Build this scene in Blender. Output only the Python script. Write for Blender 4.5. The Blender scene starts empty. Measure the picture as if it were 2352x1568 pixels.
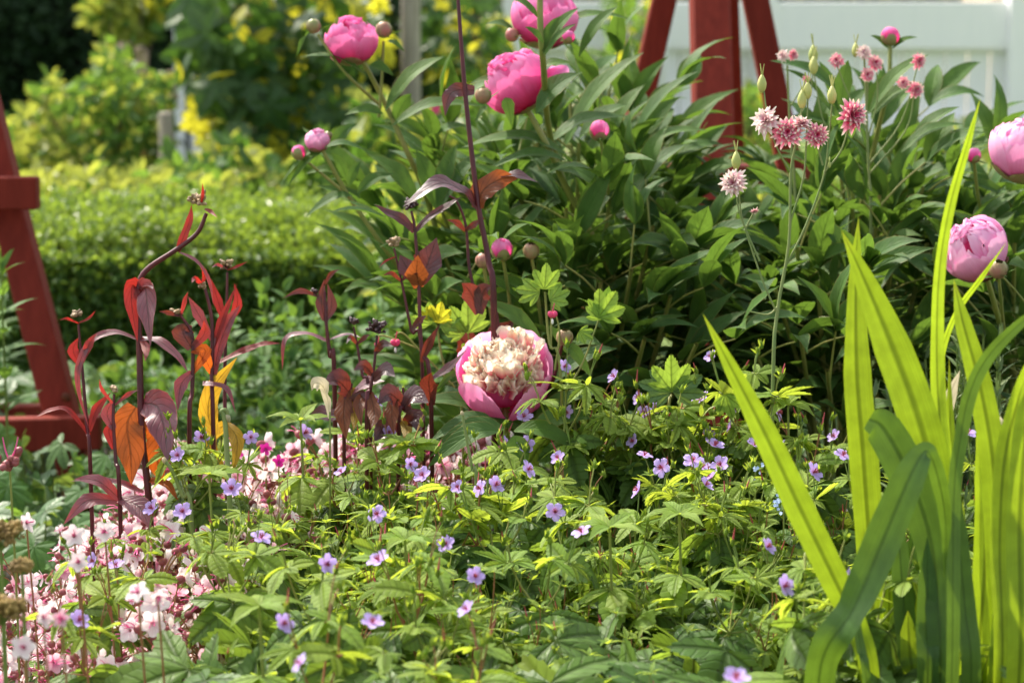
import bpy, math, random
import numpy as np
from mathutils import Vector, Matrix
R = math.radians
rng = np.random.default_rng(7)
random.seed(7)
scene = bpy.context.scene
col = scene.collection

# ------------------------------------------------------------------ camera
CAM_Z, PITCH, LENS = 0.98, R(9.0), 85.0
cam_d = bpy.data.cameras.new('camera')
cam = bpy.data.objects.new('camera', cam_d); col.objects.link(cam)
cam.location = (0, 0, CAM_Z); cam.rotation_euler = (R(90) - PITCH, 0, 0)
cam_d.lens = LENS; cam_d.sensor_width = 36; cam_d.clip_start = .05; cam_d.clip_end = 500
cam_d.dof.use_dof = True; cam_d.dof.focus_distance = 2.72; cam_d.dof.aperture_fstop = 7.0
scene.camera = cam
scene.render.resolution_x = 1024; scene.render.resolution_y = 682

# ------------------------------------------------------------------ light
SUN_EL, SUN_AZ = 50.0, -42.0           # azimuth clockwise from the view direction (+Y): behind the garden, to the left
w = bpy.data.worlds.new('World'); scene.world = w; w.use_nodes = True
nt = w.node_tree; bg = nt.nodes['Background']
sky = nt.nodes.new('ShaderNodeTexSky'); sky.sky_type = 'NISHITA'; sky.sun_disc = False
sky.sun_elevation = R(SUN_EL); sky.sun_rotation = R(SUN_AZ)
thin = nt.nodes.new('ShaderNodeHueSaturation'); thin.inputs['Saturation'].default_value = .42   # sky desaturated so that the shadows turn less blue
nt.links.new(sky.outputs[0], thin.inputs['Color']); nt.links.new(thin.outputs[0], bg.inputs[0]); bg.inputs[1].default_value = 0.135; sky.dust_density = 4.0; sky.ozone_density = .6
sun_d = bpy.data.lights.new('sun', 'SUN'); sun_d.energy = 2.75; sun_d.angle = R(1.2); sun_d.color = (1, .91, .76)
sun = bpy.data.objects.new('sun', sun_d); col.objects.link(sun)
sv = Vector((math.sin(R(SUN_AZ)) * math.cos(R(SUN_EL)), math.cos(R(SUN_AZ)) * math.cos(R(SUN_EL)), math.sin(R(SUN_EL))))
sun.rotation_euler = sv.to_track_quat('Z', 'Y').to_euler()
sun.location = sv * 30
vs = scene.view_settings
vs.view_transform = 'Standard'; vs.look = 'None'; vs.exposure = 1.48; vs.gamma = 1

# ------------------------------------------------------------------ helpers
K = 36.0 / LENS / 2352.0
CAM = np.array([0, 0, CAM_Z])
FW = np.array([0, math.cos(PITCH), -math.sin(PITCH)]); UPV = np.array([0, math.sin(PITCH), math.cos(PITCH)])
def P(px, py, D):
    'world point at distance D where the photograph shows (px, py)'
    return CAM + D * (FW + (px - 1176) * K * np.array([1., 0, 0]) + (784 - py) * K * UPV)
def PZ(px, py, z, dmin=0, dmax=99):
    d = FW + (px - 1176) * K * np.array([1., 0, 0]) + (784 - py) * K * UPV
    D = (z - CAM_Z) / d[2] if d[2] < -1e-4 else dmax
    return CAM + min(max(D, dmin), dmax) * d
def nrm(v):
    v = np.asarray(v, float); n = np.linalg.norm(v); return v / n if n > 1e-9 else np.array([0, 0, 1.])
def frame(d, up):
    'rotation whose Y is d and whose Z is near up'
    y = nrm(d); x = np.cross(y, up)
    if np.linalg.norm(x) < 1e-4: x = np.cross(y, [1, .1, 0])
    x = nrm(x); z = np.cross(x, y)
    return np.stack([x, y, z], 1)
def rz(a): c, s = math.cos(a), math.sin(a); return np.array([[c, -s, 0], [s, c, 0], [0, 0, 1.]])
def rx(a): c, s = math.cos(a), math.sin(a); return np.array([[1, 0, 0], [0, c, -s], [0, s, c]])
def ry(a): c, s = math.cos(a), math.sin(a); return np.array([[c, 0, s], [0, 1, 0], [-s, 0, c]])
U = lambda a, b: float(rng.uniform(a, b))

class MB:
    def __init__(s): s.v = []; s.f = []; s.uv = []; s.r = []; s.m = []; s.n = 0
    def add(s, v, f, uv, r=None, mat=0):
        v = np.asarray(v, float); f = np.asarray(f, int)
        if r is None: r = U(0, 1)
        s.v.append(v); s.f.append(f + s.n); s.uv.append(np.asarray(uv, float))
        s.r.append(np.full(len(v), r) if np.isscalar(r) else r); s.m.append(np.full(len(f), mat)); s.n += len(v)
    def grid(s, G, uv, r=None, mat=0):
        a, b = G.shape[:2]; i = np.arange(a * b).reshape(a, b)
        f = np.stack([i[:-1, :-1], i[:-1, 1:], i[1:, 1:], i[1:, :-1]], -1).reshape(-1, 4)
        s.add(G.reshape(-1, 3), f, uv.reshape(-1, 2), r, mat)
    def tube(s, pts, r0, r1, n=6, smooth=3, mat=0, r=None):
        pts = np.asarray(pts, float)
        if smooth > 1 and len(pts) > 2: pts = cr(pts, smooth)
        m = len(pts); t = np.gradient(pts, axis=0); ref = np.array([.31, .9, .17]); G = np.zeros((m, n + 1, 3)); uv = np.zeros((m, n + 1, 2))
        a = np.linspace(0, 2 * math.pi, n + 1)
        for k in range(m):
            F = frame(t[k], ref); rad = r0 + (r1 - r0) * k / (m - 1)
            G[k] = pts[k] + rad * (np.cos(a)[:, None] * F[:, 0] + np.sin(a)[:, None] * F[:, 2])
            uv[k, :, 0] = a / 6.283; uv[k, :, 1] = k / (m - 1)
        s.grid(G, uv, r, mat)
    def blob(s, p, rad, ax=(0, 0, 1), long=1., seg=8, ring=6, mat=0, r=None, point=0):
        F = frame(ax, [.3, .8, .2]); th = np.linspace(0, math.pi, ring + 1); ph = np.linspace(0, 2 * math.pi, seg + 1)
        T, H = np.meshgrid(th, ph, indexing='ij'); rr = np.sin(T) * (1 - point * (1 - np.cos(T)) * .0)
        y = -np.cos(T) * long
        if point: rr = rr * np.where(T > 1.6, 1 - point * (T - 1.6) / 1.54, 1); 
        L = np.stack([rr * np.cos(H), y, rr * np.sin(H)], -1) * rad
        s.grid(L @ F.T + p, np.stack([H / 6.283, T / math.pi], -1), r, mat)
    def box(s, c, X, Y, Z, mat=0, r=None):
        'box from centre and three half-extent vectors, bevelled a little'
        c = np.asarray(c, float); X, Y, Z = map(lambda q: np.asarray(q, float), (X, Y, Z))
        lx, ly, lz = [np.linalg.norm(q) for q in (X, Y, Z)]; b = min(lx, ly, lz) * .14
        bm_v = []; 
        sg = [(a, b2, c2) for a in (-1, 1) for b2 in (-1, 1) for c2 in (-1, 1)]
        for (a, e, g) in sg:
            for ax in range(3):
                f = [a * (1 - b / lx), e * (1 - b / ly), g * (1 - b / lz)]; f[ax] = (a, e, g)[ax]
                bm_v.append(c + f[0] * X + f[1] * Y + f[2] * Z)
        idx = {q: k * 3 for k, q in enumerate(sg)}; F = []; T = []
        for ax in range(3):
            o = [i for i in range(3) if i != ax]
            for sgn in (-1, 1):
                q = []
                for (a, e) in ((-1, -1), (1, -1), (1, 1), (-1, 1)):
                    k = [0, 0, 0]; k[ax] = sgn; k[o[0]] = a; k[o[1]] = e; q.append(idx[tuple(k)] + ax)
                F.append(q)
            for (a, e) in ((-1, -1), (-1, 1), (1, -1), (1, 1)):
                k0 = [0, 0, 0]; k1 = [0, 0, 0]; k0[ax] = -1; k1[ax] = 1
                for k in (k0, k1): k[o[0]] = a; k[o[1]] = e
                F.append([idx[tuple(k0)] + o[0], idx[tuple(k1)] + o[0], idx[tuple(k1)] + o[1], idx[tuple(k0)] + o[1]])
        for q in sg: T.append([idx[q], idx[q] + 1, idx[q] + 2])
        v = np.array(bm_v); uv = np.zeros((24, 2)); uv[:, 1] = .5
        s.add(v, F, uv, r if r is not None else .5, mat); n = s.n
        s.f.append(np.array(T) + n - 24); s.m.append(np.full(8, mat))
    def mesh(s, name, mats, smooth=True):
        me = bpy.data.meshes.new(name)
        v = np.concatenate(s.v) if s.v else np.zeros((0, 3))
        tot = [len(q) * q.shape[1] for q in s.f]; L = np.concatenate([q.ravel() for q in s.f]); sz = np.concatenate([np.full(len(q), q.shape[1]) for q in s.f])
        me.vertices.add(len(v)); me.vertices.foreach_set('co', v.astype(np.float32).ravel())
        me.loops.add(len(L)); me.loops.foreach_set('vertex_index', L.astype(np.int32))
        me.polygons.add(len(sz)); st = np.concatenate([[0], np.cumsum(sz)[:-1]])
        me.polygons.foreach_set('loop_start', st.astype(np.int32)); me.polygons.foreach_set('loop_total', sz.astype(np.int32))
        me.polygons.foreach_set('material_index', np.concatenate(s.m).astype(np.int32))
        if not isinstance(mats, (list, tuple)): mats = [mats]
        for m in mats: me.materials.append(m)
        me.update(calc_edges=True)
        ul = me.uv_layers.new(name='UVMap'); ul.data.foreach_set('uv', np.concatenate(s.uv)[L].astype(np.float32).ravel())
        at = me.attributes.new('rnd', 'FLOAT', 'POINT'); at.data.foreach_set('value', np.concatenate(s.r).astype(np.float32))
        me.polygons.foreach_set('use_smooth', np.full(len(sz), smooth)); me.validate(); me.update()
        return me
    def obj(s, name, mats, parent=None, smooth=True):
        if not s.v: return None
        return link(name, s.mesh(name, mats, smooth), parent)
def link(name, me, parent=None):
    o = bpy.data.objects.new(name, me); col.objects.link(o)
    if parent is not None:
        o.parent = parent
        o.matrix_parent_inverse = Matrix.Identity(4)
    return o
def shift(mb, off):
    for v in mb.v: v -= off
def tag(o, label=None, cat=None, group=None, kind=None):
    if label: o['label'] = label
    if cat: o['category'] = cat
    if group: o['group'] = group
    if kind: o['kind'] = kind
    return o
def thing(name, label, cat, loc=(0, 0, 0), group=None):
    o = bpy.data.objects.new(name, None); col.objects.link(o); o.location = loc; o.empty_display_size = .05
    return tag(o, label, cat, group)
def put(mb, name, mats, root, kind=None, label=None, smooth=True):
    'a part whose vertices were written in world coordinates'
    if not mb.v: return None
    shift(mb, np.array(root_loc(root))); o = mb.obj(name, mats, root, smooth); tag(o, label, None, None, kind); return o
def root_loc(o):
    l = np.array(o.location[:])
    while o.parent: o = o.parent; l = l + np.array(o.location[:])
    return l
def cr(p, k):
    'Catmull-Rom through the points'
    p = np.asarray(p, float); q = np.vstack([2 * p[0] - p[1], p, 2 * p[-1] - p[-2]]); out = []
    for i in range(1, len(q) - 2):
        for j in range(k):
            t = j / k; a, b, c, d = q[i - 1], q[i], q[i + 1], q[i + 2]
            out.append(.5 * (2 * b + (c - a) * t + (2 * a - 5 * b + 4 * c - d) * t * t + (3 * b - a - 3 * c + d) * t ** 3))
    out.append(p[-1]); return np.array(out)

# ------------------------------------------------------------------ materials
def mk(name):
    m = bpy.data.materials.new(name); m.use_nodes = True; t = m.node_tree; t.nodes.clear()
    return m, t, lambda k, **kw: _n(t, k, kw)
def _n(t, k, kw):
    n = t.nodes.new(k)
    for a, b in kw.items(): setattr(n, a, b)
    return n
def rgba(c): return (c[0], c[1], c[2], 1)
def mixc(t, N, fac, a, b, blend='MIX'):
    m = N('ShaderNodeMix', data_type='RGBA', blend_type=blend)
    if isinstance(fac, (int, float)): m.inputs[0].default_value = fac
    else: t.links.new(fac, m.inputs[0])
    for i, q in ((6, a), (7, b)):
        if isinstance(q, tuple): m.inputs[i].default_value = rgba(q)
        else: t.links.new(q, m.inputs[i])
    return m.outputs[2]
def ramp(t, N, fac, stops):
    r = N('ShaderNodeValToRGB'); e = r.color_ramp.elements
    while len(e) < len(stops): e.new(.5)
    for k, (p, c) in enumerate(stops): e[k].position = p; e[k].color = rgba(c)
    t.links.new(fac, r.inputs[0]); return r.outputs[0]
def mth(t, N, op, a, b=None, c=None):
    m = N('ShaderNodeMath', operation=op)
    for i, q in enumerate((a, b, c)):
        if q is None: continue
        if isinstance(q, (int, float)): m.inputs[i].default_value = q
        else: t.links.new(q, m.inputs[i])
    return m.outputs[0]

def leafmat(name, c1, c2, tr, trans=.4, rough=.42, vein=(1.35, 18.), edge=None, bump=.35, spec=.4, midw=.035, spots=0, tipcol=None, lines=0, back=None):
    'leaf: random tint between c1 and c2, veins by UV, light passing through as colour tr'
    m, t, N = mk(name); out = N('ShaderNodeOutputMaterial')
    at = N('ShaderNodeAttribute', attribute_name='rnd'); oi = N('ShaderNodeObjectInfo')
    uv = N('ShaderNodeUVMap'); sx = N('ShaderNodeSeparateXYZ'); t.links.new(uv.outputs[0], sx.inputs[0])
    r = mth(t, N, 'FRACT', mth(t, N, 'ADD', at.outputs['Fac'], mth(t, N, 'MULTIPLY', oi.outputs['Random'], .37)))
    base = mixc(t, N, r, c1, c2); trc = mixc(t, N, r, tr, tuple(q * .72 for q in tr))
    tc = N('ShaderNodeTexCoord'); no = N('ShaderNodeTexNoise'); no.inputs['Scale'].default_value = 55; no.inputs['Detail'].default_value = 3
    t.links.new(tc.outputs['Object'], no.inputs[0])
    mot = mth(t, N, 'MULTIPLY_ADD', no.outputs[0], .7, .65)
    u = mth(t, N, 'ABSOLUTE', mth(t, N, 'SUBTRACT', sx.outputs[0], .5)); v = sx.outputs[1]
    mm = N('ShaderNodeMapRange'); mm.inputs[1].default_value = midw * 1.6; mm.inputs[2].default_value = midw * .4; t.links.new(u, mm.inputs[0]); mid = mm.outputs[0]
    wv = mth(t, N, 'SINE', mth(t, N, 'MULTIPLY', mth(t, N, 'SUBTRACT', v, mth(t, N, 'MULTIPLY', u, .55)), vein[1] * 6.283))
    lat = mth(t, N, 'POWER', mth(t, N, 'MULTIPLY_ADD', wv, .5, .5), 9.0)
    if lines:
        ln = N('ShaderNodeTexNoise'); lm = N('ShaderNodeMapping'); lm.inputs['Scale'].default_value = (lines * 3.2, .9, 1); t.links.new(uv.outputs[0], lm.inputs[0]); t.links.new(lm.outputs[0], ln.inputs[0]); ln.inputs['Scale'].default_value = 1; ln.inputs['Detail'].default_value = 5; ln.inputs['Roughness'].default_value = .65
        lr = N('ShaderNodeMapRange'); lr.inputs[1].default_value = .38; lr.inputs[2].default_value = .66; t.links.new(ln.outputs[0], lr.inputs[0]); lat = lr.outputs[0]
    vm = mth(t, N, 'MINIMUM', mth(t, N, 'ADD', mth(t, N, 'MULTIPLY', mid, .9), mth(t, N, 'MULTIPLY', lat, .45)), 1.)
    vcol = mixc(t, N, 1., base, (vein[0], vein[0], vein[0] * .8), 'MULTIPLY')
    c = mixc(t, N, vm, base, vcol)
    trf = mth(t, N, 'MULTIPLY_ADD', vm, -.62, 1.)
    if edge:
        em = N('ShaderNodeMapRange'); em.inputs[1].default_value = .455; em.inputs[2].default_value = .5; t.links.new(u, em.inputs[0]); c = mixc(t, N, em.outputs[0], c, edge)
    if tipcol:
        em = N('ShaderNodeMapRange'); em.inputs[1].default_value = .93; em.inputs[2].default_value = 1.; t.links.new(v, em.inputs[0]); c = mixc(t, N, em.outputs[0], c, tipcol)
    mc = N('ShaderNodeCombineColor')
    for i in range(3): t.links.new(mot, mc.inputs[i])
    c = mixc(t, N, 1., c, mc.outputs[0], 'MULTIPLY'); trc = mixc(t, N, 1., trc, mc.outputs[0], 'MULTIPLY')
    tf = N('ShaderNodeCombineColor')
    for i in range(3): t.links.new(trf, tf.inputs[i])
    trc = mixc(t, N, 1., trc, tf.outputs[0], 'MULTIPLY')
    if spots:
        n2 = N('ShaderNodeTexNoise'); n2.inputs['Scale'].default_value = 130; t.links.new(tc.outputs['Object'], n2.inputs[0])
        n3 = N('ShaderNodeTexNoise'); n3.inputs['Scale'].default_value = 17; t.links.new(tc.outputs['Object'], n3.inputs[0])
        s1 = mth(t, N, 'GREATER_THAN', n2.outputs[0], .70); s2 = mth(t, N, 'GREATER_THAN', n3.outputs[0], .56)
        sp = mth(t, N, 'MULTIPLY', s1, s2); c = mixc(t, N, sp, c, (.05, .025, .01)); trc = mixc(t, N, sp, trc, (.02, .008, .0))
    if back:
        ge = N('ShaderNodeNewGeometry'); c = mixc(t, N, ge.outputs['Backfacing'], c, back)
    p = N('ShaderNodeBsdfPrincipled'); p.inputs['Roughness'].default_value = rough; p.inputs['Specular IOR Level'].default_value = spec
    t.links.new(c, p.inputs['Base Color'])
    tn = N('ShaderNodeBsdfTranslucent'); t.links.new(trc, tn.inputs[0])
    if bump:
        b = N('ShaderNodeBump'); b.inputs['Strength'].default_value = bump; b.inputs['Distance'].default_value = .0012
        h = mth(t, N, 'MULTIPLY_ADD', vm, -1., mth(t, N, 'MULTIPLY', no.outputs[0], .9)); t.links.new(h, b.inputs['Height']); t.links.new(b.outputs[0], p.inputs['Normal'])
    mx = N('ShaderNodeMixShader'); mx.inputs[0].default_value = trans
    t.links.new(p.outputs[0], mx.inputs[1]); t.links.new(tn.outputs[0], mx.inputs[2]); t.links.new(mx.outputs[0], out.inputs[0])
    return m
def petalmat(name, stops, tr, trans=.4, vein=0, veincol=(.5, .02, .2), rough=.55, edge=None):
    m, t, N = mk(name); out = N('ShaderNodeOutputMaterial')
    at = N('ShaderNodeAttribute', attribute_name='rnd')
    uv = N('ShaderNodeUVMap'); sx = N('ShaderNodeSeparateXYZ'); t.links.new(uv.outputs[0], sx.inputs[0])
    v = mth(t, N, 'ADD', sx.outputs[1], mth(t, N, 'MULTIPLY_ADD', at.outputs['Fac'], .24, -.12))
    c = ramp(t, N, v, stops)
    st = N('ShaderNodeTexNoise'); mp = N('ShaderNodeMapping'); mp.inputs['Scale'].default_value = (42, 2.5, 1)
    t.links.new(uv.outputs[0], mp.inputs[0]); t.links.new(mp.outputs[0], st.inputs[0]); st.inputs['Scale'].default_value = 1; st.inputs['Detail'].default_value = 2
    br = mth(t, N, 'MULTIPLY_ADD', st.outputs[0], .34, .83)
    cc = N('ShaderNodeCombineColor')
    t.links.new(mth(t, N, 'MULTIPLY_ADD', st.outputs[0], .12, .94), cc.inputs[0]); t.links.new(br, cc.inputs[1]); t.links.new(br, cc.inputs[2])
    c = mixc(t, N, 1., c, cc.outputs[0], 'MULTIPLY')
    if vein:
        wv = mth(t, N, 'SINE', mth(t, N, 'MULTIPLY', sx.outputs[0], 6.283 * vein)); k = mth(t, N, 'POWER', mth(t, N, 'MULTIPLY_ADD', wv, .5, .5), 5.)
        fd = N('ShaderNodeMapRange'); fd.inputs[1].default_value = .95; fd.inputs[2].default_value = .1; fd.inputs[3].default_value = 0; fd.inputs[4].default_value = .8; t.links.new(sx.outputs[1], fd.inputs[0])
        c = mixc(t, N, mth(t, N, 'MULTIPLY', k, fd.outputs[0]), c, veincol)
    if edge:
        u = mth(t, N, 'ABSOLUTE', mth(t, N, 'SUBTRACT', sx.outputs[0], .5)); em = N('ShaderNodeMapRange'); em.inputs[1].default_value = .38; em.inputs[2].default_value = .52; t.links.new(u, em.inputs[0]); c = mixc(t, N, em.outputs[0], c, edge)
    trc = mixc(t, N, 1., c, tr, 'MULTIPLY')
    p = N('ShaderNodeBsdfPrincipled'); p.inputs['Roughness'].default_value = rough; p.inputs['Specular IOR Level'].default_value = .12
    t.links.new(c, p.inputs['Base Color']); tn = N('ShaderNodeBsdfTranslucent'); t.links.new(trc, tn.inputs[0])
    b = N('ShaderNodeBump'); b.inputs['Strength'].default_value = .25; b.inputs['Distance'].default_value = .001; t.links.new(st.outputs[0], b.inputs['Height']); t.links.new(b.outputs[0], p.inputs['Normal'])
    mx = N('ShaderNodeMixShader'); mx.inputs[0].default_value = trans
    t.links.new(p.outputs[0], mx.inputs[1]); t.links.new(tn.outputs[0], mx.inputs[2]); t.links.new(mx.outputs[0], out.inputs[0])
    return m
def plain(name, c1, c2, scale=20., rough=.6, stretch=(1, 1, 1), bump=.2, spec=.35, dist=.002):
    m, t, N = mk(name); out = N('ShaderNodeOutputMaterial'); p = N('ShaderNodeBsdfPrincipled')
    tc = N('ShaderNodeTexCoord'); mp = N('ShaderNodeMapping'); mp.inputs['Scale'].default_value = stretch
    no = N('ShaderNodeTexNoise'); no.inputs['Scale'].default_value = scale; no.inputs['Detail'].default_value = 6
    t.links.new(tc.outputs['Object'], mp.inputs[0]); t.links.new(mp.outputs[0], no.inputs[0])
    c = ramp(t, N, no.outputs[0], [(.3, c1), (.7, c2)]); t.links.new(c, p.inputs['Base Color']); p.inputs['Roughness'].default_value = rough; p.inputs['Specular IOR Level'].default_value = spec
    b = N('ShaderNodeBump'); b.inputs['Strength'].default_value = bump; b.inputs['Distance'].default_value = dist; t.links.new(no.outputs[0], b.inputs['Height']); t.links.new(b.outputs[0], p.inputs['Normal'])
    t.links.new(p.outputs[0], out.inputs[0]); return m

M = {}
M['peony_leaf'] = leafmat('peony leaf', (.040, .095, .027), (.078, .150, .034), (.18, .32, .035), .33, .55, (1.5, 9.), edge=(.20, .17, .05), bump=.5, spec=.16)
M['peony_stem'] = plain('peony stem', (.16, .20, .04), (.28, .26, .07), 30, .5)
M['bud_green'] = plain('peony bud sepals', (.20, .27, .08), (.38, .13, .12), 38, .45)
M['pink'] = petalmat('pink peony petal', [(.0, (.52, .006, .07)), (.3, (.78, .045, .24)), (.65, (.86, .15, .44)), (1., (.92, .38, .68))], (1, .7, .85), .45)
M['pink_pale'] = petalmat('pale pink peony petal', [(.0, (.66, .04, .22)), (.3, (.84, .20, .46)), (.7, (.88, .38, .64)), (1., (.93, .58, .78))], (1, .8, .9), .34)
M['guard'] = petalmat('guard petal pink', [(.0, (.78, .06, .28)), (.4, (.86, .18, .46)), (.8, (.90, .34, .62)), (1., (.93, .56, .78))], (1, .8, .92), .58)
M['cream'] = petalmat('cream and pink inner petal', [(.0, (.92, .14, .28)), (.28, (.95, .40, .46)), (.52, (.97, .72, .68)), (.75, (.98, .90, .76)), (1., (.97, .94, .82))], (1, .92, .86), .5)
M['ger_leaf'] = leafmat('cranesbill leaf', (.055, .125, .028), (.115, .205, .036), (.32, .47, .045), .44, .48, (.6, 7.), bump=.9, spec=.25, spots=1)
M['ger_new'] = leafmat('young cranesbill leaf', (.15, .26, .04), (.25, .345, .055), (.58, .72, .06), .48, .55, (.75, 7.), bump=.7, spec=.2)
M['ger_stem'] = plain('cranesbill stem', (.16, .26, .05), (.26, .24, .06), 25, .5)
M['ger_stem_red'] = plain('ruddy cranesbill stem', (.24, .16, .05), (.34, .11, .06), 25, .5)
M['lilac'] = petalmat('lilac cranesbill petal', [(.0, (.78, .2, .50)), (.14, (.68, .44, .80)), (.5, (.54, .42, .86)), (1., (.62, .50, .90))], (.95, .85, 1), .38, vein=5, veincol=(.55, .25, .66))
M['beak'] = plain('red seed beak', (.34, .05, .06), (.50, .10, .10), 30, .5)
M['white'] = petalmat('white cranesbill petal', [(.0, (.84, .50, .60)), (.2, (.90, .80, .82)), (1., (.93, .90, .88))], (1, .9, .88), .42, vein=4, veincol=(.80, .50, .62))
M['palepink'] = petalmat('blush cranesbill petal', [(.0, (.75, .22, .45)), (.4, (.84, .52, .62)), (1., (.88, .68, .72))], (1, .85, .88), .42, vein=4, veincol=(.7, .3, .5))
M['calyx'] = plain('dark red calyx', (.16, .035, .04), (.34, .10, .10), 40, .42)
M['style'] = plain('magenta style', (.78, .08, .28), (.85, .16, .40), 30, .4)
M['magenta'] = petalmat('magenta petal', [(0., (.5, .01, .25)), (1., (.8, .06, .45))], (1, .7, .9), .4)
M['big_leaf'] = leafmat('bigroot cranesbill leaf', (.055, .13, .045), (.09, .18, .05), (.30, .42, .06), .34, .45, (.8, 6.), bump=.6, spec=.4)
M['pen_leaf'] = leafmat('dark purple beardtongue leaf', (.13, .06, .078), (.20, .11, .13), (.60, .045, .03), .30, .42, (.6, 8.), edge=(.35, .12, .10), bump=.5, spec=.55)
M['pen_red'] = leafmat('red beardtongue leaf', (.16, .022, .024), (.24, .045, .04), (.52, .03, .02), .40, .45, (.6, 8.), bump=.5, spec=.4)
M['pen_orange'] = leafmat('orange beardtongue leaf', (.36, .09, .02), (.42, .14, .03), (.62, .12, .012), .48, .42, (.6, 8.), bump=.5)
M['pen_gold'] = leafmat('gold beardtongue leaf', (.30, .18, .02), (.36, .24, .03), (.85, .48, .03), .5, .4, (.6, 8.), bump=.5)
M['pen_brown'] = leafmat('brown beardtongue leaf', (.14, .05, .025), (.20, .07, .03), (.42, .10, .02), .45, .4, (.6, 8.), bump=.5, spec=.4)
M['pen_dark'] = leafmat('almost black beardtongue leaf', (.05, .022, .026), (.10, .06, .07), (.30, .045, .02), .28, .34, (.6, 8.), bump=.5, spec=.5)
M['pen_stem'] = plain('dark red stem', (.05, .008, .012), (.13, .02, .025), 30, .38)
M['seed'] = plain('beige seed heads', (.10, .06, .045), (.50, .36, .20), 60, .6)
M['iris'] = leafmat('iris blade', (.10, .20, .02), (.13, .23, .02), (.42, .57, .02), .58, .45, (.76, 1.), bump=.25, lines=8, spec=.35, midw=.07, tipcol=(.45, .22, .05))
M['iris_dark'] = leafmat('dark iris blade', (.06, .14, .03), (.09, .18, .035), (.18, .30, .02), .36, .42, (.85, 1.), bump=.3, lines=7, spec=.4, midw=.05)
M['col_petal'] = petalmat('columbine petal', [(.0, (.55, .02, .10)), (.5, (.80, .10, .24)), (.78, (.88, .36, .48)), (.94, (.92, .84, .66)), (1., (.88, .86, .60))], (1, .8, .85), .34, edge=(.86, .62, .70))
M['col_petal_pale'] = petalmat('pale columbine petal', [(.0, (.70, .15, .28)), (.35, (.82, .42, .50)), (.7, (.88, .66, .68)), (1., (.90, .88, .70))], (1, .85, .85), .34, edge=(.88, .74, .76))
M['col_stem'] = plain('columbine stem', (.14, .21, .06), (.22, .25, .08), 30, .55)
M['pod'] = plain('pale green pod', (.36, .42, .12), (.62, .58, .20), 50, .5)
M['heart_leaf'] = leafmat('bleeding heart leaf', (.15, .28, .05), (.20, .34, .06), (.42, .60, .06), .42, .5, (.8, 5.), bump=.4, spec=.25)
M['heart_gold'] = leafmat('golden bleeding heart leaf', (.42, .42, .03), (.55, .50, .03), (.8, .75, .04), .45, .5, (.8, 5.), bump=.4, spec=.25)
M['heart'] = plain('heart flower', (.70, .03, .12), (.85, .08, .22), 40, .4)
M['white_bit'] = plain('white petal tip', (.8, .72, .72), (.85, .8, .78), 40, .4)
M['red_paint'] = plain('falu red paint', (.15, .018, .010), (.21, .027, .015), 9, .7, (8, 8, 1.2), bump=.35, spec=.15)
M['white_paint'] = plain('white paint', (.85, .86, .87), (.89, .89, .90), 6, .5, (6, 6, .8), bump=.08)
M['grey_wood'] = plain('weathered post', (.24, .21, .17), (.40, .36, .29), 12, .8, (9, 9, .9), bump=.5)
M['bark'] = plain('bark', (.08, .06, .045), (.20, .15, .11), 14, .85, (5, 5, 1), bump=.7, dist=.01)
M['tan'] = plain('tan render', (.50, .38, .26), (.58, .45, .32), 8, .8)
M['box_leaf'] = leafmat('boxwood leaf', (.045, .115, .018), (.10, .20, .03), (.26, .40, .035), .34, .5, (1.2, 3.), bump=0, spec=.5)
M['box_lit'] = leafmat('sunlit boxwood leaf', (.12, .22, .03), (.21, .30, .05), (.38, .52, .05), .42, .35, (1.1, 3.), bump=0, spec=.5)  # lighter copy of the boxwood leaf, sunlight put into its colour
M['conifer'] = leafmat('dark evergreen leaf', (.014, .038, .014), (.03, .065, .022), (.05, .10, .02), .2, .5, (1.1, 3.), bump=0, spec=.25)
M['vine_leaf'] = leafmat('vine leaf', (.035, .09, .026), (.06, .125, .03), (.12, .25, .025), .42, .45, (1.2, 4.), bump=0, spec=.35)
M['vine_backlit'] = leafmat('sunlit yellow vine leaf', (.36, .38, .04), (.46, .46, .05), (.85, .80, .05), .55, .45, (1.1, 4.), bump=0, spec=.3)  # yellow of sun shining through the leaf, put into its base colour
M['shrub_lime'] = leafmat('lime shrub leaf', (.20, .27, .05), (.32, .34, .08), (.55, .60, .08), .45, .5, (1.1, 4.), bump=0)
M['shrub_rust'] = leafmat('ruddy shrub leaf', (.36, .20, .09), (.40, .27, .12), (.6, .35, .12), .4, .5, (1.1, 4.), bump=0)
M['mid_leaf'] = leafmat('garden leaf', (.045, .12, .028), (.09, .185, .04), (.26, .44, .05), .38, .55, (1.2, 5.), bump=.3, spec=.2)
M['grey_leaf'] = leafmat('grey green narrow leaf', (.09, .15, .06), (.15, .21, .08), (.25, .36, .07), .3, .5, (1.3, 5.), bump=.2, spec=.4)
M['dry'] = plain('dry brown flower heads', (.14, .09, .03), (.40, .28, .09), 70, .8)
M['dead'] = leafmat('dead cream leaf', (.55, .48, .32), (.62, .55, .40), (.7, .6, .4), .4, .6, (.9, 5.), bump=.2)
M['green_stem'] = plain('green stem', (.12, .20, .04), (.20, .26, .06), 25, .55)
M['core'] = plain('hedge shade core', (.012, .018, .008), (.025, .03, .012), 30, .95)  # near-black fill standing in for the shade inside the hedges
M['blue'] = plain('tiny blue petal', (.45, .6, .9), (.6, .7, .95), 30, .5)

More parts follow.
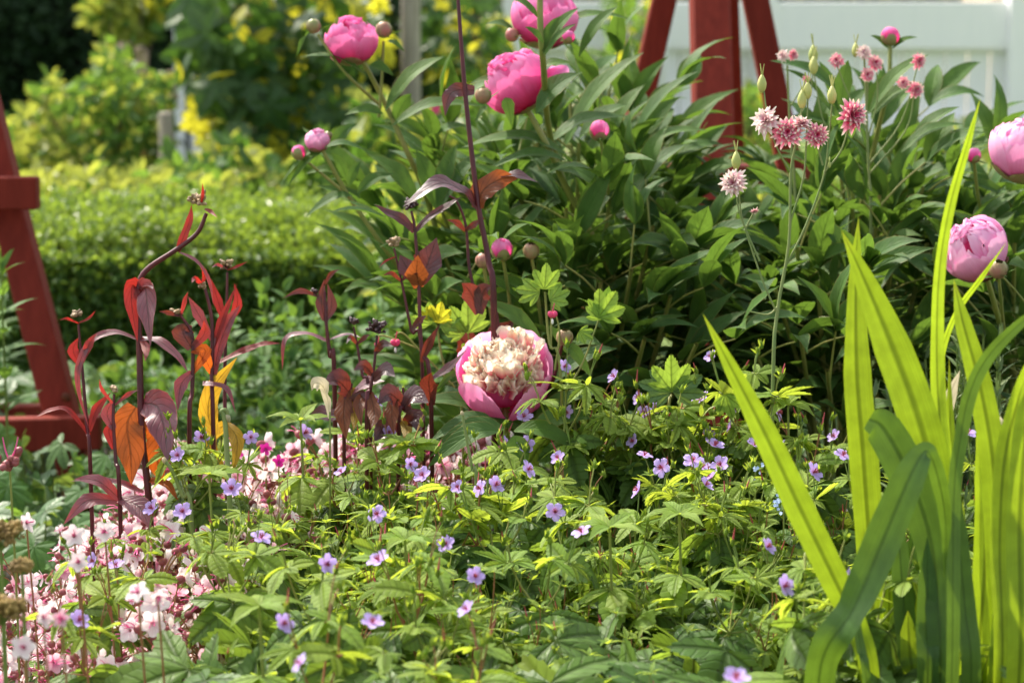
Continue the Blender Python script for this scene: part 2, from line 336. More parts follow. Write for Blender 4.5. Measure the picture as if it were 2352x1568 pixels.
# ------------------------------------------------------------------ leaf and petal shapes
def prof_lance(t, peak=.38):
    a = peak / (1 - peak)
    x = t ** (math.log(.5) / math.log(peak)); return np.sin(math.pi * np.clip(x, 0, 1)) ** np.where(t > peak, 1.35, .85)
def leafgrid(L, W, bend=.5, fold=.25, ns=8, peak=.38, na=4, ruffle=0, twist=0, base=.0, curl0=0):
    t = np.linspace(0, 1, ns + 1); a = np.linspace(-1, 1, na + 1)
    th = curl0 - bend * (t ** 1.2); dy = np.cos(th); dz = np.sin(th)
    y = np.concatenate([[0], np.cumsum((dy[1:] + dy[:-1]) / 2)]) * L / ns; z = np.concatenate([[0], np.cumsum((dz[1:] + dz[:-1]) / 2)]) * L / ns
    w = np.maximum(prof_lance(t, peak), base * (1 - t)) * W / 2
    ph = U(0, 6); G = np.zeros((ns + 1, na + 1, 3))
    for i in range(ns + 1):
        n = np.array([0, -dz[i], dy[i]]); tw = twist * t[i]
        sx = np.array([math.cos(tw), 0, 0]) + n * math.sin(tw); nn = n * math.cos(tw) - np.array([math.sin(tw), 0, 0])
        off = fold * np.abs(a) * w[i] - .25 * fold * a * a * w[i] + ruffle * w[i] * np.sin(ph + t[i] * 17 + 2 * np.sign(a)) * a * a
        G[i] = np.array([0, y[i], z[i]]) + a[:, None] * w[i] * sx + off[:, None] * nn
    uv = np.stack(np.meshgrid(t, a * .5 + .5, indexing='ij')[::-1], -1)
    return G, uv
def leaf(mb, p, d, up, L, W, mat=0, r=None, **kw):
    G, uv = leafgrid(L, W, **kw); mb.grid(G @ frame(d, up).T + p, uv, r, mat)
def ribbon(mb, pts, widths, face, k=4, fold=.2, na=4, mat=0, r=None, ruffle=0):
    'leaf along a given centre line; face = direction its upper side looks (one vector or one per point)'
    pts = np.asarray(pts, float); n0 = len(pts); c = cr(pts, k); m = len(c); ti = np.linspace(0, n0 - 1, m)
    wd = np.interp(ti, np.arange(n0), widths) / 2; wd = np.maximum(wd, 0)
    face = np.asarray(face, float)
    if face.ndim == 2: fc = np.stack([np.interp(ti, np.arange(n0), face[:, q]) for q in range(3)], 1)
    else: fc = np.tile(face, (m, 1))
    tg = np.gradient(c, axis=0); a = np.linspace(-1, 1, na + 1); G = np.zeros((m, na + 1, 3)); ph = U(0, 6)
    for i in range(m):
        F = frame(tg[i], fc[i]); off = fold * (np.abs(a) - .3 * a * a) * wd[i] + ruffle * wd[i] * np.sin(ph + i * .9 + np.sign(a)) * a * a
        G[i] = c[i] + a[:, None] * wd[i] * F[:, 0] + off[:, None] * F[:, 2]
    uv = np.stack(np.meshgrid(np.linspace(0, 1, m), a * .5 + .5, indexing='ij')[::-1], -1)
    mb.grid(G, uv, r, mat)
def palm(nl=5, spread=1.9, sinus=.42, teeth=.06, droop=.35, pleat=.22, rings=4, blunt=1., jit=.06, tail=.55):
    'palmate leaf of radius 1 lying in XY, main lobe along +Y, petiole at the origin'
    ax = np.linspace(-spread, spread, nl); hg = spread / (nl - 1); ts = np.array([0, .08, .16, .28, .40, .52, .64, .78, 1.])
    ph = []; rr = []; uu = []
    ln = 1 - tail * (np.abs(ax) / spread) ** 1.6 * .6
    for i in range(nl):
        seq = [-q for q in ts[::-1]] + list(ts[1:])
        if i > 0: seq = seq[1:]
        l = ln[i] * (1 + U(-jit, jit))
        for q in seq:
            s = sinus * min(ln[i], 1)
            e = abs(q); r = s + (l - s) * (.82 * (1 - e ** blunt) + .18 * (1 - e) ** 4)
            if .05 < e < .95: r += teeth * l * (1 if list(ts).index(e) % 2 == 0 else -1) * .7
            if (i == 0 and q < 0 or i == nl - 1 and q > 0): r *= (1 - .35 * e)
            ph.append(ax[i] + q * hg); rr.append(r); uu.append(q)
    ph = np.array(ph); rr = np.array(rr); uu = np.array(uu); g = np.array([.0, .3, .62, 1.][:rings]) if rings == 4 else np.linspace(0, 1, rings)
    G = np.zeros((rings, len(ph), 3)); uv = np.zeros((rings, len(ph), 2)); wz = U(0, 6)
    for k, q in enumerate(g):
        r = rr * q; r = np.where(np.ones_like(r) * (q < 1) * (q > .5), np.minimum(r, rr), r)
        G[k, :, 0] = np.sin(ph) * r; G[k, :, 1] = np.cos(ph) * r
        G[k, :, 2] = -droop * r * r + pleat * r * (np.abs(uu) - .4) * (1 - .3 * q) + .05 * np.sin(ph * 2 + wz) * r
        uv[k, :, 0] = .5 + .5 * uu * (q if q > 0 else 0.01) * .9; uv[k, :, 1] = r
    return G, uv
PALMS = {'ger': [palm(5, 1.95, .50, .05, U(.15, .6), .13, 4, 1.8) for _ in range(7)],
         'ger3': [palm(3, 1.35, .40, .05, U(.15, .6), .14, 4, 1.8) for _ in range(7)],
         'new': [palm(3 + 2 * (_ % 2), 1.5, .32, .045, U(.0, .5), .2, 4, 1.4) for _ in range(6)],
         'round': [palm(7, 2.3, .72, .04, U(.1, .3), .1, 4, 1.6) for _ in range(5)],
         'heart': [palm(5, 1.15, .72, .04, U(-.1, .3), .10, 4, 1.5) for _ in range(6)],
         'vine': [palm(5, 2.1, .55, .06, U(.1, .4), .15, 4, 1.2) for _ in range(5)]}
def palmleaf(mb, kind, p, d, up, S, mat=0, r=None):
    G, uv = PALMS[kind][int(rng.integers(len(PALMS[kind])))]
    mb.grid((G * S) @ frame(d, up).T + p, uv, r, mat)
def petalgrid(L, W, curl=.6, cup=.4, ns=6, na=6, notch=0, rag=0, peak=.62, wave=0, claw=.25):
    t = np.linspace(0, 1, ns + 1); a = np.linspace(-1, 1, na + 1)
    th = curl * t; y = np.concatenate([[0], np.cumsum((np.cos(th)[1:] + np.cos(th)[:-1]) / 2)]) * L / ns; z = np.concatenate([[0], np.cumsum((np.sin(th)[1:] + np.sin(th)[:-1]) / 2)]) * L / ns
    w = (claw + (1 - claw) * np.sin(np.clip(t / peak, 0, 1) * math.pi / 2) ** 1.2) * W / 2
    T, A = np.meshgrid(t, a, indexing='ij'); ph = U(0, 6)
    short = 1 - (.42 * np.abs(A) ** 3 + notch * (1 - np.abs(A)) ** 1.5) * T ** 3 - rag * rng.random(A.shape) * (T > .99)
    Wd = w[:, None] * np.where(T > .8, 1 - .8 * (T - .8) * np.abs(A), 1)
    Y = np.interp(t, t, y)[:, None] * short; Z = z[:, None] * short
    G = np.stack([A * Wd, Y, Z + cup * A * A * Wd + wave * W * T * np.sin(ph + A * 5)], -1)
    return G, np.stack([A * .5 + .5, T], -1)
def ballpetal(Rr, az, hw, th0, th1, rag=.04, squash=1., rin=0, flare=0, ns=9, na=10):
    'petal lying on a globe of radius Rr around the origin, from polar angle th0 (bottom) to th1'
    T, A = np.meshgrid(np.linspace(0, 1, ns + 1), np.linspace(-1, 1, na + 1), indexing='ij')
    e = rag * rng.random(na + 1)[None, :] + .10 * np.abs(A) ** 2.5
    th = th0 + (th1 - th0) * T * (1 - e * T)
    wd = hw * (.45 + .55 * np.sin(np.clip(T / .6, 0, 1) * math.pi / 2)) * (1 - .35 * np.clip((T - .7) / .3, 0, 1) ** 2)
    az2 = az + A * wd / np.maximum(np.sin(np.clip(th, .5, 2.6)), .45)
    rr = Rr * (1 + flare * T ** 3 - rin * np.abs(A) ** 2 + .012 * np.sin(A * 9 + T * 4 + az * 3) * T)
    G = np.stack([rr * np.sin(th) * np.cos(az2), rr * np.sin(th) * np.sin(az2), -rr * np.cos(th) * squash], -1)
    return G, np.stack([A * .5 + .5, T], -1)
def addg(mb, Guv, Rm, p, r=None, mat=0):
    mb.grid(Guv[0] @ Rm.T + p, Guv[1], r, mat)
def leafcloud(mb, C, size, mat=0, upb=.6, asp=.5, fold=.25):
    'many simple folded leaves at points C (vectorised)'
    n = len(C); d = rng.normal(size=(n, 3)); d /= np.linalg.norm(d, axis=1)[:, None]
    up = rng.normal(size=(n, 3)) * (1 - upb) + np.array([0, -.15, 1.]) * upb
    x = np.cross(d, up); x /= np.linalg.norm(x, axis=1)[:, None] + 1e-9; z = np.cross(x, d)
    s = (size * rng.uniform(.6, 1.25, n))[:, None]; wd = s * asp * .5
    v = np.stack([C, C + d * s * .35 + x * wd + z * s * fold * .3, C + d * s * .75 + x * wd * .7 + z * s * fold * .2, C + d * s - z * s * .12, C + d * s * .75 - x * wd * .7 + z * s * fold * .2, C + d * s * .35 - x * wd + z * s * fold * .3], 1)
    i = np.arange(n)[:, None] * 6
    f = np.concatenate([np.hstack([i, i + 1, i + 2, i + 3]), np.hstack([i, i + 3, i + 4, i + 5])])
    uv = np.tile(np.array([[.5, 0], [1, .35], [.9, .75], [.5, 1], [.1, .75], [0, .35]]), (n, 1))
    mb.add(v.reshape(-1, 3), f, uv, np.repeat(rng.random(n), 6), mat)

# ------------------------------------------------------------------ ground
def sheet(name, x0, x1, y0, y1, z, mat, nx=2, ny=2, h=0):
    mb = MB(); X, Y = np.meshgrid(np.linspace(x0, x1, nx), np.linspace(y0, y1, ny), indexing='ij')
    Z = np.full_like(X, z) + (h * rng.normal(size=X.shape) if h else 0)
    mb.grid(np.stack([X, Y, Z], -1), np.stack([X, Y], -1), .5); return tag(mb.obj(name, mat), kind='structure')
M['lawn'] = plain('lawn', (.06, .11, .02), (.16, .22, .05), 8, .9, bump=.6, dist=.02)
M['soil'] = plain('soil', (.010, .008, .005), (.028, .02, .013), 25, .95, bump=.9, dist=.02)
M['gravel'] = plain('gravel path', (.20, .18, .15), (.34, .31, .27), 60, .9, bump=.6, dist=.01)
sheet('ground', -200, 200, -60, 340, -.004, M['lawn'])
sheet('flower_bed', -2.6, 2.6, .6, 5.25, .004, M['soil'], 60, 60, .006)
sheet('garden_path', -6, .2, 6.6, 7.5, .004, M['gravel'])

# ------------------------------------------------------------------ background structures
def gp(px, D):            # ground point under a column of the picture
    p = P(px, 784, D); return np.array([p[0], p[1], 0.])

def obelisk(px, D, rot, label, wd=.27, H=1.75, leg=.038):
    c = gp(px, D); t = thing('garden_obelisk', label, 'obelisk', tuple(c), 'red garden obelisks')
    Rm = rz(rot); cs = [np.array([sx, sy, 0.]) for sx, sy in ((-1, -1), (1, -1), (1, 1), (-1, 1))]
    top = H
    def legpt(k, z): q = cs[k] * (wd + (.045 - wd) * z / top); q = Rm @ q; return np.array([q[0], q[1], z])
    for k in range(4):
        mb = MB(); a, b = legpt(k, .0), legpt(k, top); ax = (b - a) / 2; X = Rm @ np.array([leg, 0, 0]); Y = Rm @ np.array([0, leg, 0])
        mb.box((a + b) / 2, X, Y, ax); mb.obj('leg', M['red_paint'], t, False)
    for z in (.10, .555, 1.0):
        for k in range(4):
            a, b = legpt(k, z), legpt((k + 1) % 4, z); d = nrm(b - a); o = np.cross(d, [0, 0, 1.])
            mb = MB(); hi = .036 if z < .9 else .03; ext = leg * 1.05 + (.034 if k % 2 == 0 else -.004)
            mb.box((a + b) / 2 + o * (leg + .016), d * (np.linalg.norm(b - a) / 2 + ext), o * .019, np.array([0, 0, hi])); mb.obj('crossbar', M['red_paint'], t, False)
            if k % 2 == 0:
                for e, q in ((a, -1), (b, 1)):
                    s_ = MB(); s_.blob(e + o * (leg + .036), .007, o, .4, 10, 4); s_.obj('screw', M['grey_wood'], t)
    cap = MB(); cap.box([0, 0, top + .012], Rm @ np.array([.08, 0, 0]), Rm @ np.array([0, .08, 0]), [0, 0, .014]); cap.obj('cap', M['red_paint'], t, False)
    fin = MB(); fin.blob(np.array([0, 0, top + .07]), .045); fin.obj('finial', M['red_paint'], t)
    return t

# right obelisk: centre leg, two outer legs
def frame_obelisk():
    D = 4.8; c = gp(1632, D); t = thing('garden_obelisk', 'red painted wooden obelisk in front of the white fence, behind the peonies', 'obelisk', tuple(c), 'red garden obelisks')
    def rail(name, a, b, hx, hy):
        a = np.array(a); b = np.array(b); mb = MB(); F = frame(b - a, [0, 1, 0]); mb.box((a + b) / 2 - c, F[:, 0] * hx, (b - a) / 2, F[:, 2] * hy); mb.obj(name, M['red_paint'], t, False)
    # legs: feet on the ground, heads meeting above the frame
    def leg(pf, pt, yt, D1, D2, h):
        f = P(pf[0], pf[1], D1); g = P(pt, yt, D2); d = (g - f) / (g[2] - f[2]); foot = f - d * f[2]; head = f + d * (1.62 - f[2]); rail('leg', foot, head, h, h)
    leg((1640, 390), 1630, 0, 4.55, 4.65, .0375)
    leg((1458, 300), 1525, 0, 4.8, 4.78, .024)
    leg((1815, 390), 1735, 0, 4.8, 4.78, .025)
    leg((1690, 390), 1675, 0, 5.1, 4.95, .018)
    a = P(1430, 395, 4.87); b = P(1850, 395, 4.87); rail('crossbar', a, b, .019, .035)
    a = P(1600, 368, 4.52); b = P(1832, 378, 4.98); rail('crossbar', a + [0, 0, -.02], b + [0, 0, -.02], .018, .033)
    a = P(1600, 385, 4.50); b = P(1420, 378, 4.9); rail('crossbar', a + [0, 0, -.02], b + [0, 0, -.02], .018, .033)
    top = P(1632, -260, 4.72); mb = MB(); mb.blob(top - c, .05); mb.obj('finial', M['red_paint'], t)
frame_obelisk()

def left_obelisk():
    D = 4.35; c = gp(-210, D); t = thing('garden_obelisk', 'red painted wooden obelisk cut off by the left edge, its foot among dark leaves', 'obelisk', tuple(c), 'red garden obelisks')
    def rail(name, a, b, hx, hy, lab=None):
        a = np.array(a); b = np.array(b); mb = MB(); F = frame(b - a, [0, -1, .05]); mb.box((a + b) / 2 - c, F[:, 0] * hx, (b - a) / 2, F[:, 2] * hy); mb.obj(name, M['red_paint'], t, False)
    f = P(180, 1100, D); g = P(22, 480, D + .04); d = (g - f) / (g[2] - f[2]); foot = f - d * f[2]; head = f + d * (1.7 - f[2]); rail('leg', foot, head, .029, .029)
    f2 = foot * [1, 1, 1]; f2[0] = 2 * c[0] - foot[0]; h2 = head * 1.; h2[0] = 2 * c[0] - head[0]; rail('leg', f2, h2, .029, .029)
    a, b = f2 + [0, .52, 0], h2 + [0, .08, 0]; rail('leg', a, b, .029, .029)
    # crossbars: upper (with its end standing past the leg) and lower
    rail('crossbar', P(-420, 447, D - .045), P(88, 443, D - .045), .047 * .62, .02)
    rail('crossbar', P(-560, 1012, D - .05), P(232, 992, D - .05), .03, .02)
    rail('crossbar', P(150, 960, D + .30), P(-300, 965, D + .55), .028, .02)
    s_ = MB(); p = P(152, 912, D - .034); s_.blob(p - c, .009, [0, -1, 0], .12, 12, 4); s_.obj('screw', M['pen_brown'], t)
left_obelisk()

def white_fence():
    D = 12.6; c = gp(1900, D); t = thing('white_fence', 'white painted board fence with a wide top rail behind the flowers', 'fence', tuple(c))
    kx = K * D
    def bx(name, x0, x1, z0, z1, y, th):
        mb = MB(); mb.box([((x0 + x1) / 2 - 1900) * kx, y, (z0 + z1) / 2], [(x1 - x0) / 2 * kx, 0, 0], [0, th, 0], [0, 0, (z1 - z0) / 2]); mb.obj(name, M['white_paint'], t, False)
    zt = P(1900, 2, D)[2]; zb = P(1900, 108, D)[2]
    zs = np.linspace(0, 1, 2)
    for x0, x1 in ((1180, 1500), (1500, 1745), (1745, 2293)):
        bx('top_rail', x0 + 3, x1 - 3, zb, zt, -.035, .03); bx('bottom_rail', x0 + 3, x1 - 3, .06, .18, -.03, .025)
    for x in (1180, 1500, 1745, 2310): bx('post', x - 24, x + 24, 0, zt + .05, -.03, .085)
    x = 1205
    while x < 2290:
        bx('board', x, x + 47, .05, zb + .02, .012 if int(x) % 2 else .014, .01); x += 50
    bx('shadow_line_strip', 1205, 2288, zb - .02, zb - .004, -.01, .01)  # thin strip added for the shadow line under the top rail
white_fence()

def house_wall():
    c = gp(2420, 12.9); t = thing('garden_shed', 'tan wall of a shed showing at the right edge past the fence post', 'shed', tuple(c))
    mb = MB(); mb.box([.1, .5, 1.2], [.47, 0, 0], [0, .5, 0], [0, 0, 1.2]); mb.obj('wall', M['tan'], t, False)
    mb = MB(); mb.box([.1, .5, 2.44], [.57, 0, 0], [0, .6, 0], [0, 0, .05]); mb.obj('roof', M['bark'], t, False)
house_wall()

def picket_fence():
    D = 11.2; c = gp(480, D); t = thing('picket_fence', 'pale grey picket fence behind the yellow vine leaves', 'fence', tuple(c)); kx = K * D
    for k, x in enumerate(range(425, 720, 34)):
        mb = MB(); z = P(480, 40 + (k % 3) * 6, D)[2] + .1; mb.box([(x - 480) * kx, 0, z / 2], [11 * kx, 0, 0], [0, .012, 0], [0, 0, z / 2]); mb.obj('picket', M['white_paint'], t, False)
    for z in (.25, .72):
        mb = MB(); mb.box([85 * kx, .03, z], [165 * kx, 0, 0], [0, .015, 0], [0, 0, .04]); mb.obj('rail', M['white_paint'], t, False)
picket_fence()

def post(px, D, wpx, ztop, label, lean=0):
    c = gp(px, D); t = thing('wooden_post', label, 'post', tuple(c), 'grey garden posts'); h = wpx * K * D / 2
    mb = MB(); mb.tube([[0, 0, -.02], [lean * .5, 0, ztop * .5], [lean, 0, ztop]], h, h * .95, 10, 3); mb.blob(np.array([lean, 0, ztop]), h * .95, (0, 0, 1), .25, 10, 4); mb.obj('shaft', M['grey_wood'], t); return t
post(392, 7.6, 36, P(392, 256, 7.6)[2], 'short weathered grey post standing alone by the lime shrub')
post(948, 8.3, 46, 2.3, 'tall grey post beside the yellow foliage, between the two top peonies')
# hedges and shrubs
def region_cloud(n, px0, px1, py0, py1, D0, D1, dens=None):
    out = []
    while len(out) < n:
        a = rng.uniform(size=(n * 2, 3)); X = px0 + (px1 - px0) * a[:, 0]; Y = py0 + (py1 - py0) * a[:, 1]; DD = D0 + (D1 - D0) * a[:, 2]
        for x, y, d in zip(X, Y, DD):
            if dens is None or dens(x, y): out.append(P(x, y, d))
            if len(out) >= n: break
    return np.array(out)

def box_hedge():
    D0, D1 = 5.5, 6.35; x0 = P(-220, 700, D0)[0]; x1 = P(1180, 700, D0)[0]; zt = .345
    c = np.array([(x0 + x1) / 2, (D0 + D1) / 2, 0]); t = thing('boxwood_hedge', 'clipped low boxwood hedge with a bright sunlit top behind the red stems', 'hedge', tuple(c))
    core = MB(); core.box(np.array([0, 0, zt / 2 - .03]), [(x1 - x0) / 2 - .04, 0, 0], [0, (D1 - D0) / 2 - .05, 0], [0, 0, zt / 2 - .03]); core.obj('branches_or_core', M['core'], t)  # solid dark box in place of the shade between the leaves
    n = 52000
    # surface samples of a rounded box
    X = rng.uniform(x0, x1, n); s = rng.random(n); fr = s < .52; bk = s > .94
    Yt = rng.uniform(D0, D1, n); Zt = zt + .022 * np.sin(X * 9) * np.sin(Yt * 11) + .012 * np.sin(X * 31 + Yt * 23) + rng.normal(0, .016, n)
    edge = np.clip((D0 + .10 - Yt) / .10, 0, 1); Zt = Zt - .05 * edge ** 2
    Yf = D0 + rng.normal(0, .020, n) + .025 * np.sin(X * 13 + Yt * 3) * np.sin(X * 5); Zf = rng.uniform(0, zt - .03, n) ** 1.
    C = np.stack([X, np.where(fr, Yf, np.where(bk, D1 + rng.normal(0, .015, n), Yt)), np.where(fr | bk, Zf, Zt)], 1) - c
    new = (~fr & ~bk) & (rng.random(n) < .8) | (fr & (rng.random(n) < .07 + .45 * (Zf / zt) ** 3)) | (rng.random(n) < .05)  # lighter leaves on top, thinning down the front: light painted in by colour
    mb = MB(); leafcloud(mb, C[new], .021, 0, .35, .55); leafcloud(mb, C[~new], .021, 1, .35, .55)
    mb.obj('foliage', [M['box_lit'], M['box_leaf']], t, False)
box_hedge()

def cloudthing(name, label, cat, n, px0, px1, py0, py1, D0, D1, size, mats, wts, dens=None, asp=.55, trunk=True, group=None, upb=.4):
    C = region_cloud(n, px0, px1, py0, py1, D0, D1, dens); C = C[C[:, 2] > .01]; base = gp((px0 + px1) / 2, (D0 + D1) / 2)
    t = thing(name, label, cat, tuple(base), group); mb = MB(); q = rng.choice(len(mats), len(C), p=wts)
    # clumps share a kind of leaf
    ctr = C[rng.integers(len(C), size=60)]; cm = rng.choice(len(mats), 60, p=wts); near = np.argmin(((C[:, None] - ctr[None]) ** 2).sum(-1), 1); q = np.where(rng.random(len(C)) < .6, cm[near], q)
    for k in range(len(mats)):
        if (q == k).any(): leafcloud(mb, C[q == k] - base, size, k, upb, asp)
    mb.obj('foliage', [M[m] for m in mats], t, False)
    if trunk:
        tb = MB()
        for _ in range(14):
            e = C[int(rng.integers(len(C)))] - base; s0 = np.array([U(-.05, .05), U(-.05, .05), 0]); tb.tube([s0, (s0 + e) / 2 + [0, 0, .08], e], .012, .003, 5, 3)
        tb.obj('branches_or_core', M['bark'], t)
    return t

def conifer_hedge():
    c = gp(60, 11.5); t = thing('evergreen_hedge', 'tall dark evergreen hedge in the top left corner', 'hedge', tuple(c))
    n = 42000; X = rng.uniform(-3.6, 1.6, n) ; Z = rng.uniform(0, 2.4, n); Y = rng.normal(0, .07, n) + .12 * np.sin(X * 5 + np.sin(Z * 4)) * np.sin(Z * 5)
    mb = MB(); leafcloud(mb, np.stack([X, Y, Z], 1), .055, 0, .25, .5); mb.obj('foliage', M['conifer'], t, False)
    core = MB(); core.box([-1.1, .42, 1.15], [2.45, 0, 0], [0, .25, 0], [0, 0, 1.15]); core.obj('branches_or_core', M['core'], t)  # dark box painted as the shaded inside of the evergreen
conifer_hedge()
def far_hedge():
    c = gp(1300, 15.5); t = thing('garden_hedge', 'loose green hedge beyond the white fence', 'hedge', tuple(c))
    n = 26000; X = rng.uniform(-3.4, 6.5, n); Z = rng.uniform(0, 2.6, n); Y = rng.normal(0, .15, n) + .2 * np.sin(X * 3) * np.sin(Z * 4)
    mb = MB(); k = rng.random(n); C = np.stack([X, Y, Z], 1); leafcloud(mb, C[k < .6], .10, 0, .3, .6); leafcloud(mb, C[k >= .6], .10, 1, .3, .6)
    mb.obj('foliage', [M['mid_leaf'], M['shrub_lime']], t, False)
    core = MB(); core.box([1.5, .6, 1.2], [4.9, 0, 0], [0, .25, 0], [0, 0, 1.2]); core.obj('branches_or_core', M['core'], t)  # dark box painted as the shaded depth behind the leaves
far_hedge()
cloudthing('leafy_shrub', 'pale olive shrub hanging in front of the dark evergreen at the top left', 'shrub', 900, 205, 400, -60, 100, 9.2, 9.9, .075, ['shrub_lime', 'mid_leaf', 'vine_backlit'], [.5, .42, .08], lambda x, y: y < 60 + 45 * math.sin(x / 37.))
hump = lambda x, y: y > 250 - 110 * math.exp(-((x - 300) / 90) ** 2) - 60 * math.exp(-((x - 180) / 80) ** 2) + 40 * math.sin(x / 23.)
cloudthing('lime_shrub', 'loose lime green shrub with ruddy tips in front of the dark evergreen hedge', 'shrub', 4200, 10, 385, 90, 620, 7.7, 8.7, .06, ['shrub_lime', 'mid_leaf', 'shrub_rust'], [.52, .46, .02], hump)
cloudthing('leafy_plant', 'low light green leaves along the back of the boxwood hedge', 'plant', 1500, 90, 560, 385, 560, 6.7, 7.3, .06, ['shrub_lime', 'mid_leaf'], [.75, .25], lambda x, y: y > 405 + 12 * math.sin(x / 19.), trunk=False)
cloudthing('leafy_plant', 'light green leaves at the foot of the dark vine', 'plant', 1500, 380, 900, 280, 560, 7.0, 7.7, .07, ['mid_leaf', 'shrub_lime', 'vine_leaf'], [.5, .3, .2], lambda x, y: y > 350 + 25 * math.sin(x / 31.), trunk=False)
cloudthing('leafy_plant', 'fresh green plants seen between the peony stems and the tall post', 'plant', 2200, 820, 1250, 180, 560, 6.8, 7.8, .07, ['mid_leaf', 'shrub_lime', 'vine_leaf'], [.55, .25, .2], lambda x, y: y > 250 + 40 * math.sin(x / 37.), trunk=False)

def vine(label, px, D, trunkx, blobs, n, gold, tw=34):
    c = gp(px, D); t = thing('climbing_vine', label, 'vine', tuple(c), 'vines at the back'); k = K * D
    tb = MB(); pts = [[(trunkx - px) * k, 0, -.01], [(trunkx - 6 - px) * k, .03, .4], [(trunkx + 4 - px) * k, 0, .8], [(trunkx + 10 - px) * k, 0, 1.5]]
    tb.tube(pts, tw * k / 2, tw * k / 2.6, 9, 4); tb.obj('trunk', M['bark'], t)
    mb = MB()
    for (bx, by, rx_, ry_, frac, gf, sz) in blobs:
        m = int(n * frac)
        for _ in range(m):
            a = U(0, 6.283); q = math.sqrt(U(0, 1)); p = P(bx + math.cos(a) * q * rx_, by + math.sin(a) * q * ry_, D + U(-.45, .45)) - c
            if p[2] < .02: continue
            g = U(0, 1) < gf
            palmleaf(mb, 'vine', p, [U(-1, 1), U(-.5, .5), U(-1.2, .2)], [U(-.6, .6), U(-1.2, -.2) if not g else U(-1, 1), U(.1, .9)], sz * U(.6, 1.2), 1 if g else 0)
    mb.obj('foliage', [M['vine_leaf'], M['vine_backlit']], t)
vine('dark vine with big hanging leaves and a crooked trunk, left of the top left peony', 570, 8.0, 572,
     [(530, 60, 110, 150, .20, .06, .12), (560, 190, 80, 110, .14, .08, .11), (720, 60, 170, 120, .26, .24, .075), (700, 250, 150, 180, .34, .24, .06), (470, 130, 60, 60, .03, .7, .07), (490, 250, 50, 90, .06, .9, .06), (600, 330, 60, 70, .06, .6, .06)], 620, .3)
vine('vine with backlit yellow leaves around a dark trunk, right of the tall post', 1080, 8.9, 1095,
     [(1050, 90, 120, 150, .5, .34, .06), (1100, 230, 110, 110, .25, .2, .06), (1000, 250, 60, 90, .1, .3, .05)], 560, .5, 30)
cloudthing('leafy_plant', 'dark green shrub behind the vine trunk', 'plant', 6500, 600, 960, -60, 470, 8.7, 9.8, .075, ['conifer', 'vine_leaf', 'vine_backlit'], [.60, .34, .06], None, trunk=True)
cloudthing('climbing_vine', 'thin leafy vine climbing the white fence by the red obelisk', 'vine', 380, 1330, 1600, -20, 420, 11.4, 12.2, .10, ['mid_leaf', 'shrub_lime', 'vine_backlit'], [.6, .25, .15], lambda x, y: abs(x - 1440 - 20 * math.sin(y / 40.)) < 45 + .15 * y, group='vines at the back')
cloudthing('leafy_plant', 'loose green plant between the legs of the red obelisk', 'plant', 700, 1660, 1790, 150, 480, 9.5, 11, .07, ['mid_leaf', 'shrub_lime', 'vine_backlit'], [.62, .3, .08], lambda x, y: y > 190 + abs(x - 1725) * 1.2, trunk=True)
cloudthing('leafy_plant', 'green plants along the foot of the white fence', 'plant', 2600, 1650, 2500, 270, 560, 9.8, 11.5, .07, ['mid_leaf', 'shrub_lime'], [.6, .4], lambda x, y: y > 352 + 22 * math.sin(x / 41.) - (60 if x > 2100 and x < 2300 else 0), trunk=False)
cloudthing('leafy_plant', 'yellow green plants behind the central peony bush', 'plant', 3000, 850, 1750, 330, 760, 4.9, 6.3, .06, ['mid_leaf', 'shrub_lime', 'vine_leaf'], [.5, .25, .25], lambda x, y: y > 420, trunk=False)
cloudthing('leafy_plant', 'yellow green plants behind the right peony bush', 'plant', 3000, 1700, 2500, 380, 800, 4.9, 6.3, .06, ['mid_leaf', 'shrub_lime', 'vine_leaf'], [.5, .25, .25], lambda x, y: y > 440, trunk=False)

# leafy perennials of the middle distance: stems with opposite leaves
def perennial(px, D, H, nst, sp, L, W, label, mat='mid_leaf', zmin=.1, step=.045, group=None, lean=0., droop=.6, name='leafy_plant', cat='plant'):
    c = gp(px, D); t = thing(name, label, cat, tuple(c), group); st = MB(); lf = MB()
    for _ in range(nst):
        a = U(0, 6.283); q = U(.1, 1) * sp; b = np.array([math.cos(a) * q * .4, math.sin(a) * q * .4, 0]); h = H * U(.7, 1.05)
        e = np.array([math.cos(a) * q + lean, math.sin(a) * q, h]); pts = cr([b, (b + e) / 2 + [0, 0, .04], e], 6); st.tube(pts, .003, .0015, 5, 1)
        z = zmin; ln = 0; az = U(0, 6.28)
        while z < h:
            k = z / h * (len(pts) - 1); i = min(int(k), len(pts) - 2); p = pts[i] + (pts[i + 1] - pts[i]) * (k - i)
            s = .55 + .45 * math.sin(math.pi * min(z / h, 1) ** .8)
            for s_ in (0, math.pi):
                d = [math.cos(az + s_), math.sin(az + s_), U(.2, .7)]; leaf(lf, p, d, [0, 0, 1], L * s * U(.8, 1.15), W * s, bend=U(.3, 1.) * droop * 1.6, fold=.25, ns=6, na=2, curl0=.2)
            z += step * U(.8, 1.2); az += 1.57 + U(-.4, .4)
        for _k in range(3): leaf(lf, e, [U(-.6, .6), U(-.6, .6), 1], [0, -.5, .5], L * .5, W * .5, bend=.4, ns=5, na=2)
    st.obj('stems', M['green_stem'], t); lf.obj('foliage', M[mat], t)
perennial(-5, 3.95, .47, 5, .13, .085, .022, 'fresh green leafy stems in front of the left obelisk leg', lean=-.02, zmin=.22)
perennial(-60, 4.7, .40, 9, .14, .085, .022, 'green leaves cut off by the left edge of the picture')
perennial(90, 4.6, .12, 7, .10, .07, .02, 'low dark leafy tuft at the foot of the left obelisk')
